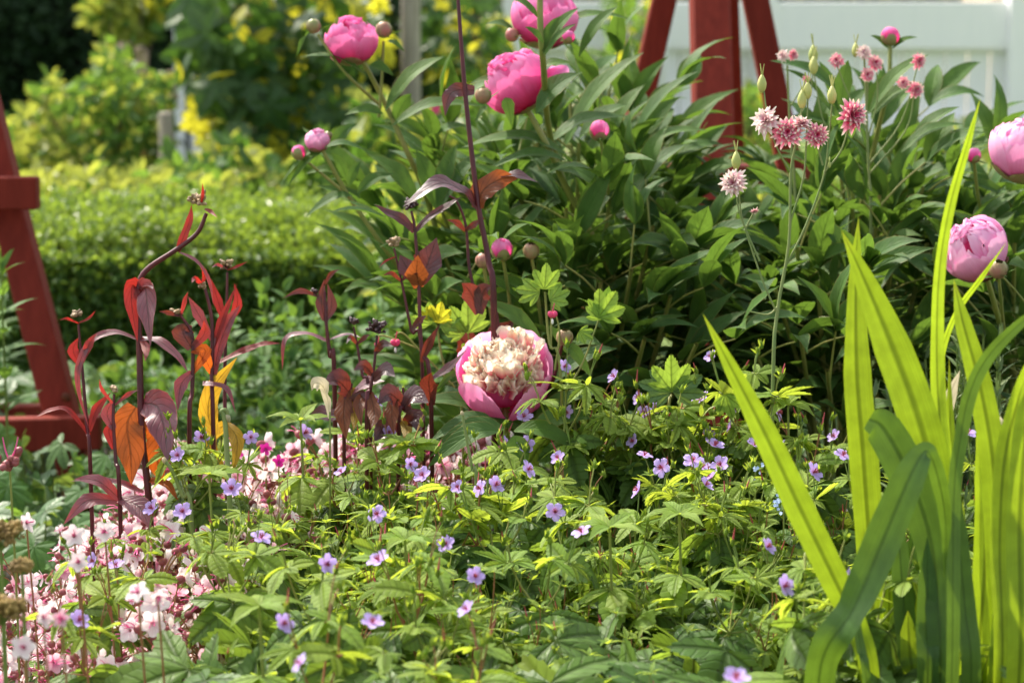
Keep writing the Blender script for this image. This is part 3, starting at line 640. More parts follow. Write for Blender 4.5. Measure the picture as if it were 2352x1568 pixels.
for k, (px, D, h, lab) in enumerate([(590, 4.3, .34, 'fresh green plant behind the yellow red stems'), (700, 4.5, .36, 'fresh green plant right under the boxwood hedge'), (820, 4.2, .34, 'fresh green plant behind the hanging purple leaf'), (900, 4.4, .38, 'fresh green plant left of the slender dark stems'), (640, 3.9, .27, 'low green plant behind the pink flower carpet'), (480, 4.4, .27, 'low green plant behind the red leaved stems'), (380, 4.6, .22, 'dim low plant in the gap under the hedge'), (760, 3.8, .27, 'low green plant behind the brown leaf clump'), (270, 4.7, .17, 'small dim plant beside the obelisk foot')]):
    perennial(px, D, h, 11, .15, .07, .032, lab, group='green perennials below the hedge', droop=.8)
for px, D, h, lab in [(2070, 3.1, .47, 'grey green willowy stems just left of the tall narrow iris blade'), (2230, 3.15, .50, 'grey green willowy stems under the right pink peony'), (2320, 3.05, .46, 'grey green willowy stems cut by the right edge'), (2150, 2.85, .43, 'grey green willowy stems low behind the iris clump')]:
    perennial(px, D, h, 10, .09, .055, .009, lab, 'grey_leaf', .1, .02, 'narrow leaved stems behind the iris', droop=.5)

# ------------------------------------------------------------------ peonies
def closed_flower(root, p, axis, Rr, mat, open_=0., name='flower', label=None, seed=0, deep=False):
    f = bpy.data.objects.new(name, None)
    F = frame(np.cross([1, .1, 0], axis), axis); o = MB(); i_ = MB()
    n1 = 5
    for k in range(n1):
        addg(o, ballpetal(Rr * U(.98, 1.05), k * 6.283 / n1 + U(-.2, .2), .78, .15, R(U(112, 128)), .09, .92, .02, open_), F, p, U(0, 1))
    for k in range(6):
        addg(o, ballpetal(Rr * U(.90, .95), k * 6.283 / 6 + U(-.3, .3), .62, .3, R(U(132, 150)), .14, .98), F, p, U(.3, 1))
    for k in range(7):
        addg(i_, ballpetal(Rr * U(.78, .88), k * 6.283 / 7 + U(-.3, .3), .5, .5, R(U(148, 168)), .12, 1.02), F, p, U(.5, 1))
    for k in range(26):
        a = U(0, 6.283); ti = U(.05, .75); d = np.array([math.sin(ti) * math.cos(a), math.sin(ti) * math.sin(a), math.cos(ti)])
        G = petalgrid(Rr * U(.35, .5), Rr * U(.45, .75), U(.4, 1.2), .35, 5, 6, .15, .15, wave=.05)
        FF = frame(F @ (d + np.array([U(-.4, .4), U(-.4, .4), .5])), F @ np.array([-math.cos(a + U(-1, 1)), -math.sin(a + U(-1, 1)), .3])); addg(i_, G, FF, p + F @ (d * Rr * .56), U(.6, 1))
    ob = put(o, name, M[mat], root, label=label); shift_child = root_loc(root)
    v = i_; shift(v, np.array(shift_child)); v.obj('inner_petals', M[mat], ob)
    c = MB()
    for k in range(5):
        addg(c, ballpetal(Rr * 1.07, k * 1.256 + U(-.2, .2), .42, .0, R(U(38, 62)), 0, .92), F, p, U(0, 1))
    shift(c, np.array(shift_child)); c.obj('calyx', M['bud_green'], ob)
    return ob
def bud(root, p, axis, rad, pink=.5, bracts=3, label=None):
    rad *= .86
    b = MB(); F = frame(np.cross([1, .1, 0], axis), axis)
    for k in range(5): addg(b, ballpetal(rad * U(.97, 1.03), k * 1.256 + U(-.2, .2), .75, .0, R(U(150, 172)), .05, 1.05), F, p, U(0, 1), 1 if pink > .4 else 0)
    for k in range(4): addg(b, ballpetal(rad * 1.06, k * 1.57 + U(-.3, .3), .62, .0, R(95 + 55 * (1 - pink)) * U(.85, 1.1), .05, 1.03), F, p, U(0, 1), 0)
    for k in range(bracts):
        a = U(0, 6.283); leaf(b, p - nrm(axis) * rad * .9, F @ np.array([math.cos(a), math.sin(a), U(-.1, .7)]), axis, rad * U(1.8, 3.2), rad * .6, mat=2, bend=U(-.4, 1.2), ns=6, na=2, fold=.4)
    ob = put(b, 'bud', [M['bud_green'], M['pink'] if pink > .4 else M['bud_green'], M['peony_leaf']], root, label=label)
def compound(lf, stm, p, d, S, nleaf=9, up=(0, 0, 1)):
    'peony leaf: petiole, then three groups of leaflets'
    d = nrm(d); up = np.array(up, float); side = nrm(np.cross(d, up)); L = .098 * S
    q = p + d * .075 * S + np.array([0, 0, .012 * S]); stm.tube([p, (p + q) / 2 + [0, 0, .004], q], .0017, .0012, 5, 2)
    def trio(o, dd, k=1.):
        sd = nrm(np.cross(dd, up))
        for s_, ll in ((0, 1.05), (-1, .85), (1, .85)):
            e = nrm(dd + sd * s_ * U(.55, .95) + up * U(.0, .45))
            leaf(lf, o, e, nrm(up * U(.5, 1.1) + sd * s_ * -.15 + np.array([U(-.35, .35), U(-.55, .15), 0])), L * ll * k * U(.85, 1.2), L * .255 * k * U(.85, 1.2), bend=U(.5, 1.35), fold=U(.22, .5), ns=8, na=4, peak=.42, ruffle=.06, twist=U(-.5, .5), curl0=U(.2, .65))
    if nleaf >= 9:
        q2 = q + d * .045 * S; stm.tube([q, q2], .0012, .001, 5, 1); trio(q2, d)
        for s_ in (-1, 1):
            dd = nrm(d * .65 + side * s_ + up * U(0, .3)); q3 = q + dd * .03 * S; stm.tube([q, q3], .0012, .001, 5, 1); trio(q3, dd, .9)
    else: trio(q, d, 1.05)

def peony_bush(name, label, group, cpx, cD, stems, extra=None, leaf_mat='peony_leaf'):
    'stems: (px, py, D, nleaves, bottom fraction) tops of the leafy stems'
    c = gp(cpx, cD); t = thing(name, label, 'peony', tuple(c), group); LV = []
    for (px, py, D, nl, f0) in stems:
        e = P(px, py, D); b = c + (np.array([e[0], e[1], 0]) - c) * .30 + [U(-.03, .03), U(-.03, .03), 0]; out = nrm(np.array([e[0] - c[0], e[1] - c[1], 0]) + 1e-3)
        m = (b + e) / 2 + np.array([0, 0, e[2] * .08]) - out * .02; pts = cr([b, m, e], 8); ST = MB(); ST.tube(pts, .0052, .0028, 6, 1); put(ST, 'stem', M['peony_stem'], t)
        az = U(0, 6.28)
        for k in range(nl):
            f = f0 + (1 - f0) * (k + .7) / nl; q = f * (len(pts) - 1); i = min(int(q), len(pts) - 2); p = pts[i] + (pts[i + 1] - pts[i]) * (q - i); tg = nrm(pts[i + 1] - pts[i])
            az += 2.4 + U(-.4, .4); hd = np.array([math.cos(az), math.sin(az), 0]) + out * .55
            d = nrm(hd + tg * U(.35, .9)); mb, sm = MB(), MB(); s = U(1.05, 1.45) * (1.08 - .3 * k / nl)
            compound(mb, sm, p, d, s, 9 if k < nl - 2 else 3); LV.append((np.linalg.norm(p - CAM) - .9 * p[2], mb, sm))
    LV.sort(key=lambda q: q[0]); rest = MB()
    for k, (d_, mb, sm) in enumerate(LV):
        for a, b_ in zip(sm.v, sm.f): pass
        off = mb.n
        mb.v += sm.v; mb.f += [q + off for q in sm.f]; mb.uv += sm.uv; mb.r += sm.r; mb.m += [q + 1 for q in sm.m]; mb.n += sm.n
        if k < 95: put(mb, 'leaf', [M[leaf_mat], M['peony_stem']], t)
        else:
            o2 = rest.n; rest.v += mb.v; rest.f += [q + o2 for q in mb.f]; rest.uv += mb.uv; rest.r += mb.r; rest.m += mb.m; rest.n += mb.n
    if rest.v: put(rest, 'foliage', [M[leaf_mat], M['peony_stem']], t, kind='stuff')
    return t
def pstem(t, pts, r0=.0045, r1=.0032):
    mb = MB(); mb.tube([P(*q) for q in pts], r0, r1, 7, 4); put(mb, 'stem', M['peony_stem'], t)
def pleaves(t, L):
    'leaflets by base and tip in the picture: (x0,y0,x1,y1,D,width_px,face)'
    for q in L:
        x0, y0, x1, y1, D, wpx = q[:6]; face = q[6] if len(q) > 6 else (U(-.3, .3), -.6, .7); D2 = q[7] if len(q) > 7 else D
        mb = MB(); a, b = P(x0, y0, D), P(x1, y1, D2); L_ = np.linalg.norm(b - a); up = nrm(np.array([0, 0, 1.]) * L_ * .13)
        pts = [a, a + (b - a) * .18 + up * L_ * .09, a + (b - a) * .42 + up * L_ * .15, a + (b - a) * .72 + up * L_ * .10, b]; w_ = wpx * K * D
        ribbon(mb, pts, [w_ * .08, w_ * .72, w_, w_ * .6, 0], face, 4, .3, 4, ruffle=.05); put(mb, 'leaf', M['peony_leaf'], t)

central = []
for px, py, D, n, f in [(985, 400, 3.55, 4, .5), (1020, 380, 3.6, 5, .4), (985, 620, 3.4, 4, .45), (1060, 420, 3.6, 6, .4), (1010, 560, 3.3, 5, .4), (1120, 620, 3.3, 5, .45),
    (1180, 360, 3.5, 6, .4), (1250, 300, 3.7, 6, .4), (1330, 330, 3.5, 6, .35), (1400, 205, 3.8, 6, .4), (1420, 300, 3.6, 6, .35), (1300, 480, 3.3, 6, .35), (1400, 460, 3.35, 6, .3),
    (1470, 380, 3.6, 6, .35), (1520, 330, 3.8, 6, .35), (1560, 500, 3.5, 6, .3), (1500, 520, 3.3, 6, .3), (1600, 500, 3.8, 6, .3), (1650, 570, 3.5, 6, .3), (1600, 580, 3.35, 6, .3),
    (1450, 620, 3.2, 5, .3), (1540, 680, 3.2, 5, .25), (1380, 650, 3.2, 5, .3), (1240, 640, 3.3, 5, .4), (1660, 640, 3.3, 6, .25), (1480, 780, 3.12, 4, .2), (1600, 790, 3.12, 4, .2), (1690, 730, 3.3, 5, .2), (1350, 800, 3.2, 4, .2), (1210, 760, 3.3, 4, .3), (1080, 760, 3.35, 4, .3), (1450, 250, 3.75, 5, .4)]:
    central.append((px, py, D, n, f))
central += [(1310, 225, 3.75, 5, .5), (1425, 235, 3.85, 4, .5), (1230, 330, 3.7, 5, .5)]
pb = peony_bush('peony_bush', 'big central peony bush with deep pink globe flowers and many buds', 'peony bushes', 1340, 3.72, central)
# hero stems and flowers
pstem(pb, [(1060, 760, 3.55), (985, 470, 3.5), (935, 350, 3.45), (885, 240, 3.45), (838, 150, 3.42), (815, 120, 3.42)])
pstem(pb, [(870, 270, 3.44), (877, 180, 3.43), (881, 95, 3.42)], .0025, .002)
pstem(pb, [(870, 240, 3.44), (790, 165, 3.4), (730, 80, 3.4)], .0025, .002)
closed_flower(pb, P(806, 92, 3.42), [-.12, -.15, 1], .0375, 'pink', .03, label='deep pink globe flower between two green buds')
bud(pb, P(720, 60, 3.4), [-.1, 0, 1], .0115, .2); bud(pb, P(882, 68, 3.38), [.1, 0, 1], .013, .25)
pleaves(pb, [(835, 170, 688, 132, 3.4, 42, (0, -.2, 1)), (885, 255, 1020, 130, 3.42, 52, (-.5, -.6, .6)), (900, 290, 1110, 245, 3.42, 42, (-.2, -.5, .8)), (880, 262, 790, 265, 3.4, 30), (905, 290, 945, 215, 3.45, 40, (.3, -.8, .5)), (700, 85, 682, 130, 3.4, 12), (890, 95, 930, 120, 3.42, 16), (850, 150, 905, 175, 3.4, 25, (0, -.8, .5)),
    (740, 340, 640, 300 + 130, 3.35, 16, (-.6, -.6, .4)), (745, 345, 660, 430, 3.35, 22, (-.3, -.8, .4)), (760, 345, 820, 285, 3.36, 35), (745, 340, 840, 345, 3.33, 28, (0, -.4, .9)), (810, 450, 700, 500, 3.36, 34, (0, -.5, .8)), (800, 430, 830, 370, 3.36, 26), (820, 445, 905, 400, 3.36, 32), (780, 400, 700, 400, 3.36, 24), (800, 420, 760, 350, 3.38, 24)])
pstem(pb, [(990, 720, 3.5), (897, 590, 3.4), (800, 450, 3.37), (755, 370, 3.35), (735, 335, 3.35)], .0036, .0026)
pstem(pb, [(800, 450, 3.37), (740, 400, 3.36), (692, 360, 3.35)], .0022, .0018)
closed_flower(pb, P(729, 322, 3.35), [.1, -.1, 1], .0175, 'pink_pale', label='half opened pale pink bud on the lowest left stem'); bud(pb, P(686, 350, 3.34), [-.3, 0, 1], .0115, .5); bud(pb, P(754, 312, 3.37), [.2, 0, 1], .0075, .3)
pstem(pb, [(1450, 760, 3.5), (1400, 620, 3.4), (1300, 430, 3.33), (1262, 345, 3.3), (1205, 240, 3.3)], .005, .004)
f2 = closed_flower(pb, P(1182, 188, 3.3), [-.6, -.12, .8], .0455, 'pink', .04, label='largest deep pink flower, tilted to the left beside the dark tall stem')
mb = MB(); addg(mb, petalgrid(.062, .04, .5, .3, 7, 6, 0, .02), frame([.9, -.1, .42], [-.3, -.7, .6]), P(1225, 215, 3.28), .3); shift(mb, root_loc(pb)); mb.obj('loose_petal', M['pink'], f2)
bud(pb, P(1110, 219, 3.24), [-.2, -.1, 1], .0125, .25); bud(pb, P(1208, 130, 3.33), [.2, 0, 1], .013, .7, 0)
pleaves(pb, [(1232, 262, 1330, 168, 3.24, 62, (-.5, -.7, .5)), (1160, 225, 1175, 290, 3.22, 32, (.2, -.9, .3)), (1230, 165, 1320, 148, 3.3, 30, (0, -.5, .8)), (1120, 245, 1090, 285, 3.25, 16), (1300, 355, 1060, 340, 3.3, 55, (0, -.4, 1)), (1300, 370, 1110, 395, 3.28, 46, (0, -.4, 1)), (1160, 190, 1075, 195, 3.3, 20),
    (1290, 350, 1480, 120, 3.5, 60, (-.6, -.5, .5)), (1395, 330, 1480, 195, 3.5, 52, (-.5, -.5, .6)), (1260, 330, 1450, 270, 3.4, 56, (-.2, -.4, .9)), (1390, 440, 1240, 385, 3.3, 60, (.2, -.5, .9)), (1440, 470, 1580, 330, 3.35, 60, (-.5, -.5, .7)), (1330, 320, 1445, 240, 3.45, 50, (-.4, -.5, .7)), (1470, 350, 1625, 300, 3.45, 44, (-.3, -.4, .9)), (960, 470, 845, 355, 3.4, 60, (.2, -.5, .9)), (1000, 480, 955, 345, 3.42, 52, (.3, -.8, .4)), (1005, 480, 1050, 330, 3.42, 48, (-.3, -.8, .4)), (1010, 480, 1110, 350, 3.44, 46, (-.4, -.7, .5))])
pstem(pb, [(1330, 520, 3.5), (1265, 320, 3.35), (1248, 150, 3.2), (1241, 60, 3.18), (1240, -30, 3.18)], .0045, .0042)
closed_flower(pb, P(1250, 38, 3.42), [.1, -.2, 1], .047, 'pink', .04, label='pink flower cropped by the top edge behind a leafy stem')
bud(pb, P(1176, 80, 3.4), [-.3, 0, 1], .011, .4); bud(pb, P(1305, 85, 3.36), [.2, 0, 1], .011, .8, 1); bud(pb, P(1240, 145, 3.45), [0, 0, 1], .011, .8, 1)
pleaves(pb, [(1240, 45, 1140, -12, 3.18, 32, (0, -.4, 1)), (1248, 125, 1330, 18, 3.18, 34, (-.5, -.7, .4)), (1250, 130, 1325, 55, 3.17, 20, (-.4, -.7, .5)), (1248, 100, 1205, 62, 3.17, 18, (.3, -.8, .5)), (1330, 130, 1420, 15, 3.4, 36, (-.5, -.7, .4)), (1275, 70, 1450, 45, 3.42, 30, (0, -.5, .9)), (1180, 70, 1115, 55, 3.42, 24, (0, -.5, .9)), (1245, 118, 1285, 38, 3.18, 26, (-.2, -.9, .3))])
for (x, y, D, r_, pk, lab) in [(1377, 300, 3.25, .0155, .85, 'pink bud ringed by leaves right of the big pink flowers'), (1153, 573, 3.15, .0165, .7, 'pale pink opening bud low among the leaves'), (1110, 598, 3.12, .0115, .3, None), (1220, 576, 3.15, .012, .35, None), (1580, 325, 3.7, .009, .6, None)]:
    bud(pb, P(x, y, D), [.05, -.15, 1], r_, pk, 3, lab); pstem(pb, [(x + 25, y + 180, D + .06), (x + 12, y + 80, D + .02), (x + 1, y + 14, D)], .0026, .0022)

right = []
for px, py, D, n, f in [(1850, 410, 3.7, 5, .45), (1920, 330, 3.7, 5, .45), (2000, 330, 3.6, 6, .4), (2050, 310, 3.7, 5, .45), (2090, 390, 3.6, 6, .4), (2140, 370, 3.8, 5, .4), (1880, 490, 3.5, 6, .35), (1960, 380, 3.4, 6, .35), (1790, 520, 3.6, 6, .3), (1750, 590, 3.4, 6, .3), (1830, 560, 3.3, 6, .3), (1920, 520, 3.3, 6, .3), (2020, 450, 3.4, 6, .3), (2120, 430, 3.5, 6, .3), (2060, 540, 3.3, 5, .3), (2000, 620, 3.2, 5, .25), (1880, 660, 3.2, 5, .25), (1780, 660, 3.2, 5, .25), (2130, 560, 3.4, 5, .3), (1840, 780, 3.15, 4, .2), (1730, 790, 3.15, 4, .2), (1900, 850, 3.1, 3, .2), (2200, 380, 3.9, 5, .35)]:
    right.append((px, py, D, n, f))
rb = peony_bush('peony_bush', 'right hand peony bush topped by one dark pink bud', 'peony bushes', 1960, 3.75, right)
pstem(rb, [(1960, 560, 3.6), (2010, 330, 3.55), (2040, 200, 3.5), (2045, 105, 3.5)], .004, .003)
bud(rb, P(2045, 84, 3.5), [0, 0, 1], .0155, .6, 0, 'dark pink bud standing highest on the right bush')
pleaves(rb, [(2040, 112, 1998, 82, 3.5, 16), (2050, 112, 2108, 86, 3.5, 16), (1945, 235, 1768, 140, 3.45, 46, (.2, -.5, .8)), (1900, 240, 1795, 158, 3.44, 24, (.2, -.5, .8)), (1930, 250, 1948, 138, 3.4, 42, (0, -1, .3)), (1990, 260, 2050, 170, 3.42, 36, (-.3, -.8, .4)), (1995, 262, 2135, 125, 3.4, 44, (-.5, -.6, .6)), (2000, 270, 2120, 190, 3.4, 40, (-.4, -.6, .7)), (2090, 340, 2205, 245, 3.4, 44, (-.4, -.5, .8)), (2070, 350, 2215, 285, 3.38, 42, (-.3, -.5, .9)), (1925, 260, 1880, 140, 3.5, 30, (.3, -.9, .3))])
far = [(px, py, D, 5, .35) for px, py, D in [(2260, 440, 3.6), (2330, 470, 3.5), (2400, 420, 3.7), (2330, 560, 3.3), (2250, 520, 3.5), (2400, 560, 3.4), (2200, 620, 3.4), (2300, 680, 3.2), (2380, 700, 3.2), (2440, 500, 3.6)]]
fb = peony_bush('peony_bush', 'peony bush at the right edge with two lighter pink flowers', 'peony bushes', 2350, 3.7, far)
closed_flower(fb, P(2238, 572, 3.05), [-.55, -.35, .75], .043, 'pink_pale', .05, label='light pink flower leaning left behind the iris blades')
closed_flower(fb, P(2358, 342, 3.15), [.15, -.2, 1], .047, 'pink_pale', .08, label='light pink flower cut by the right edge')
bud(fb, P(2293, 618, 3.0), [0, -.3, 1], .0135, .35); bud(fb, P(2236, 357, 3.35), [0, 0, 1], .012, .75)
pstem(fb, [(2340, 900, 3.4), (2290, 720, 3.15), (2262, 620, 3.08)]); pstem(fb, [(2380, 800, 3.4), (2375, 600, 3.2), (2362, 400, 3.15)]); pstem(fb, [(2310, 800, 3.2), (2300, 700, 3.05), (2294, 630, 3.0)], .0025, .002); pstem(fb, [(2290, 640, 3.5), (2250, 470, 3.4), (2237, 370, 3.35)], .003, .0024)

# the big open bloom in front
def open_bloom():
    D = 2.98; base = gp(1160, 3.0); t = thing('peony_plant', 'single peony with a wide open bloom, pink outside and cream inside', 'peony', tuple(base))
    pc = P(1156, 858, D); ax = nrm([-.03, -.46, .88]); F = frame(np.cross([1, 0, 0], ax), ax); R0 = .0525
    g = bpy.data.objects.new('flower', None)
    core = MB(); core.blob(pc - ax * R0 * .3, R0 * .60, ax, .9, 14, 8); fo = put(core, 'flower', M['guard'], t, label='wide open bloom with ruffled cream heart')
    loc = root_loc(t)
    # guard petals: azimuth measured round the flower axis (-90 deg = towards the camera)
    X, Y = F[:, 0], F[:, 1]
    def az_of(dx, dz):       # azimuth whose in-picture direction is (dx right, dz up)
        v = dx * np.array([1, 0, 0]) + dz * np.array([0, .88, .46]); v = F.T @ v; return math.atan2(v[1], v[0])
    for (dx, dz, hw, top, rr, sc) in [(-.62, -.8, .60, 110, 1.12, .02), (.62, -.85, .46, 106, 1.16, .03), (-1, .15, .50, 108, 1.06, .0), (-.95, -.3, .42, 100, 1.04, .02), (1, .1, .52, 108, 1.08, .0), (.95, -.45, .44, 102, 1.08, .03), (-.45, .9, .66, 116, 1.10, .10), (.55, .85, .58, 118, 1.12, .14), (.95, .5, .45, 110, 1.12, .08), (-.9, .55, .45, 110, 1.10, .06)]:
        m = MB(); addg(m, ballpetal(R0 * rr, az_of(dx, dz), hw, .12, R(top), .035, .95, .0, sc, 12, 14), F, pc, U(.2, .8)); shift(m, loc); m.obj('guard_petal', M['guard'], fo)
    inn = MB(); n = 190
    for k in range(n):
        q = (k + .5) / n; ti = math.acos(1 - q * .84); a = k * 2.39996 + U(-.3, .3)
        d = np.array([math.sin(ti) * math.cos(a), math.sin(ti) * math.sin(a), math.cos(ti)])
        Ln = R0 * U(.6, 1.0); W_ = R0 * U(.22, .40); cl = U(-.2, .5)
        dome = R0 * (1.02 - .06 * math.cos(ti) + U(-.10, .08)); tip = d * dome * np.array([1, 1, .92])
        dirv = nrm(d * .75 + np.array([0, .18, .62]) + rng.normal(0, .17, 3)); st_ = tip - dirv * Ln
        nb = nrm(-d * .5 + rng.normal(0, .55, 3)); G = petalgrid(Ln, W_, cl, U(.1, .5), 6, 5, U(-.05, .2), U(.05, .28), .7, wave=.08, claw=.45)
        addg(inn, G, frame(F @ dirv, F @ nb), pc + F @ st_, U(.1, 1))
    # taller ruffled petals through the middle
    for k in range(46):
        a = U(0, 6.283); q = U(0, .75); d = np.array([math.cos(a) * q, math.sin(a) * q, .45]); G = petalgrid(R0 * U(.5, .75), R0 * U(.3, .46), U(.1, 1.), U(.2, .5), 7, 6, .1, .2, .7, wave=.1, claw=.4)
        addg(inn, G, frame(F @ nrm([d[0] * .8 + U(-.2, .2), d[1] * .8 + U(-.2, .2), 1.]), F @ nrm([-math.cos(a), -math.sin(a), U(-.2, .2)])), pc + F @ (np.array([d[0], d[1], .32]) * R0), U(.3, 1))
    shift(inn, loc); inn.obj('inner_petals', M['cream'], fo)
    pp = lambda *a: P(*a)
    m = MB(); m.tube([base, pp(1168, 1150, 3.0), pp(1160, 940, D + .02), pc - ax * R0], .005, .0035, 7, 4); put(m, 'stem', M['peony_stem'], t)
    m = MB(); m.tube([pp(1230, 960, 3.0), pp(1268, 880, 2.98), pp(1292, 790, 2.96)], .0025, .002, 6, 4); put(m, 'stem', M['pen_stem'], t)
    bud(t, pp(1297, 774, 2.95), [.1, -.1, 1], .0115, .35, 3, 'closed green and red bud to the right of the bloom')
    pleaves(t, [(1140, 972, 985, 1015, 2.93, 60, (0, -.5, .9)), (1160, 985, 985, 1050, 2.9, 66, (.2, -.6, .8)), (1190, 985, 1050, 985, 2.96, 40), (1215, 985, 1385, 900, 2.97, 52, (-.3, -.6, .8)), (1205, 1005, 1375, 960, 2.92, 60, (-.2, -.6, .8)), (1180, 990, 1340, 1040, 2.88, 54, (-.1, -.6, .8)), (1150, 990, 980, 1075, 2.87, 62, (.1, -.6, .8)), (1130, 960, 935, 930, 2.99, 48, (0, -.5, .9)),
        (1055, 855, 1000, 900, 3.0, 18, (0, -.8, .5)), (1250, 800, 1090, 690, 3.08, 44, (.2, -.7, .6)), (1290, 790, 1360, 870, 2.97, 34), (1180, 1000, 1200, 1120, 2.84, 60, (0, -.8, .5)), (1300, 810, 1255, 745, 2.98, 20), (1270, 880, 1420, 800, 3.02, 50)])
open_bloom()

# ------------------------------------------------------------------ beardtongue with dark red stems
def penstemon(label, D, stem, leaves, head=None, r=.0034, hs=1., headcol='seed', name='beardtongue_stem'):
    e = P(stem[0][0], stem[0][1], D); base = np.array([e[0], e[1], 0.]); t = thing(name, label, 'beardtongue', tuple(base), 'dark red beardtongue stems')
    pts = [base] + [P(x, y, D) for x, y in stem]; m = MB(); m.tube(pts, r, r * .5, 7, 5); put(m, 'stem', M['pen_stem'], t)
    for L in leaves:
        mat, wpx, pp, face = L[:4]; dd = L[4] if len(L) > 4 else .03
        m = MB(); n = len(pp); a = [P(x, y, D - dd * i / (n - 1)) for i, (x, y) in enumerate(pp)]; w_ = wpx * K * D
        ws = {2: [.5, 0], 3: [.4, 1, 0], 4: [.6, 1, .85, 0], 5: [.3, .9, 1, .6, 0], 6: [.3, .9, 1, .8, .5, 0]}[n]
        ribbon(m, a, [w_ * q for q in ws], face, 5, .25, 4, ruffle=.20); put(m, 'leaf', M[mat], t)
    if head:
        m = MB(); h = P(head[0], head[1], D); hw = head[2] * K * D
        for k in range(int(26 * hs)):
            d = nrm([U(-1, 1), U(-1, 1), U(-.3, 1)]); q = h + d * hw * U(.35, 1.); m.tube([h - [0, 0, hw * .4], q], .0006, .0005, 4, 1, 1); m.blob(q, U(.0018, .0032), d, 1.5, 6, 4, point=.5)
        put(m, 'seed_head', [M['seed'] if headcol == 'seed' else M['pen_dark'], M['pen_stem']], t)
    return t
CF = (0, -1, .25)
penstemon('tallest red stem on the left, bent over like a hook with a beige seed head', 2.86,
    [(345, 1210), (326, 1000), (320, 800), (317, 672), (335, 622), (400, 577), (452, 537), (474, 490)],
    [('pen_red', 40, [(318, 668), (304, 656), (303, 705), (316, 785)], (.5, -1, .1), .015), ('pen_leaf', 53, [(322, 672), (334, 664), (340, 718), (346, 795)], (-.35, -1, .1), .035), ('pen_leaf', 23, [(318, 662), (340, 655), (352, 664)], (0, -.3, 1)),
     ('pen_leaf', 19, [(318, 780), (262, 762), (208, 785), (180, 845), (182, 905), (205, 985)], (.2, -.6, .8), .0), ('pen_leaf', 26, [(322, 778), (362, 782), (405, 815), (432, 855)], (.2, -.5, .9)), ('pen_red', 21, [(322, 775), (336, 800), (333, 830)], CF),
     ('pen_orange', 74, [(312, 935), (292, 975), (300, 1040), (302, 1115)], (.2, -1, .1), .02), ('pen_leaf', 81, [(330, 925), (362, 935), (378, 985), (385, 1060)], (-.1, -1, .25), .05), ('pen_orange', 66, [(345, 945), (368, 1000), (362, 1060), (372, 1110)], (-.1, -1, .0), -.01),
     ('pen_red', 19, [(408, 578), (420, 548), (436, 505), (440, 470)], CF, 0), ('pen_leaf', 12, [(412, 580), (452, 600), (480, 645), (490, 700)], (.3, -.4, .8), .0), ('pen_red', 10, [(470, 480), (484, 486), (500, 500)], CF), ('pen_red', 8, [(462, 470), (466, 445), (465, 420)], CF), ('pen_leaf', 21, [(330, 1130), (280, 1110), (225, 1100), (160, 1105)], (0, -.5, .9)), ('pen_orange', 26, [(330, 1100), (380, 1110), (410, 1150)], (0, -.5, .9))],
    (456, 462, 24), .0048)
penstemon('red stem with a dark cupped leaf, second right of the hooked stem', 2.88, [(435, 1020), (441, 900), (443, 800), (438, 760), (415, 725)],
    [('pen_dark', 52, [(440, 800), (420, 762), (442, 748)], (.1, -1, -.2), 0), ('pen_leaf', 26, [(441, 800), (470, 765), (468, 735)], (0, -1, .2)), ('pen_leaf', 33, [(440, 855), (415, 885), (408, 945)], (.1, -1, .1), .03), ('pen_orange', 30, [(443, 855), (472, 805), (430, 795)], CF, .0), ('pen_dark', 12, [(412, 725), (385, 718), (365, 715)], CF), ('pen_leaf', 12, [(415, 725), (425, 690), (432, 670)], CF)],
    (405, 718, 15), .0034, .5)
penstemon('red stem with a long golden leaf hanging beside the grey onion stalk', 2.9, [(490, 1010), (486, 860), (487, 740), (470, 660), (462, 640)],
    [('pen_leaf', 26, [(487, 780), (455, 720), (432, 680)], CF, 0), ('pen_red', 21, [(489, 800), (508, 740), (545, 650)], (-.3, -1, 0), 0), ('pen_leaf', 30, [(490, 860), (505, 790), (528, 735), (552, 700)], (-.3, -1, .1), 0), ('pen_red', 18, [(495, 835), (560, 805), (605, 790), (645, 788)], (-.1, -.6, .7), 0), ('pen_orange', 34, [(486, 855), (465, 815), (437, 808)], (0, -.7, .6)), ('pen_gold', 46, [(494, 1000), (478, 950), (490, 890), (545, 820)], (.2, -1, .1), 0), ('pen_leaf', 16, [(492, 885), (470, 880), (520, 892), (542, 950)], (.2, -.6, .7), .02), ('pen_red', 14, [(465, 655), (448, 640), (440, 650)], CF), ('pen_red', 13, [(465, 655), (470, 625), (458, 610)], CF)],
    (465, 655, 12), .0032, .4)
penstemon('red stem with a ruddy cupped leaf and brown seed head, right of the bent stem', 2.93, [(520, 1080), (516, 900), (518, 780), (521, 700), (522, 625)],
    [('pen_red', 22, [(520, 750), (500, 690), (485, 640)], CF, 0), ('pen_red', 24, [(520, 745), (545, 700), (538, 650)], (.2, -1, 0), 0), ('pen_red', 7, [(522, 620), (545, 612), (570, 600)], CF), ('pen_leaf', 8, [(522, 618), (500, 608), (485, 615)], CF), ('pen_gold', 40, [(516, 975), (478, 1010), (500, 1075), (530, 1105)], (.1, -1, .1)), ('pen_gold', 36, [(518, 970), (545, 1010), (535, 1090)], CF)],
    (520, 608, 18), .003, .8)
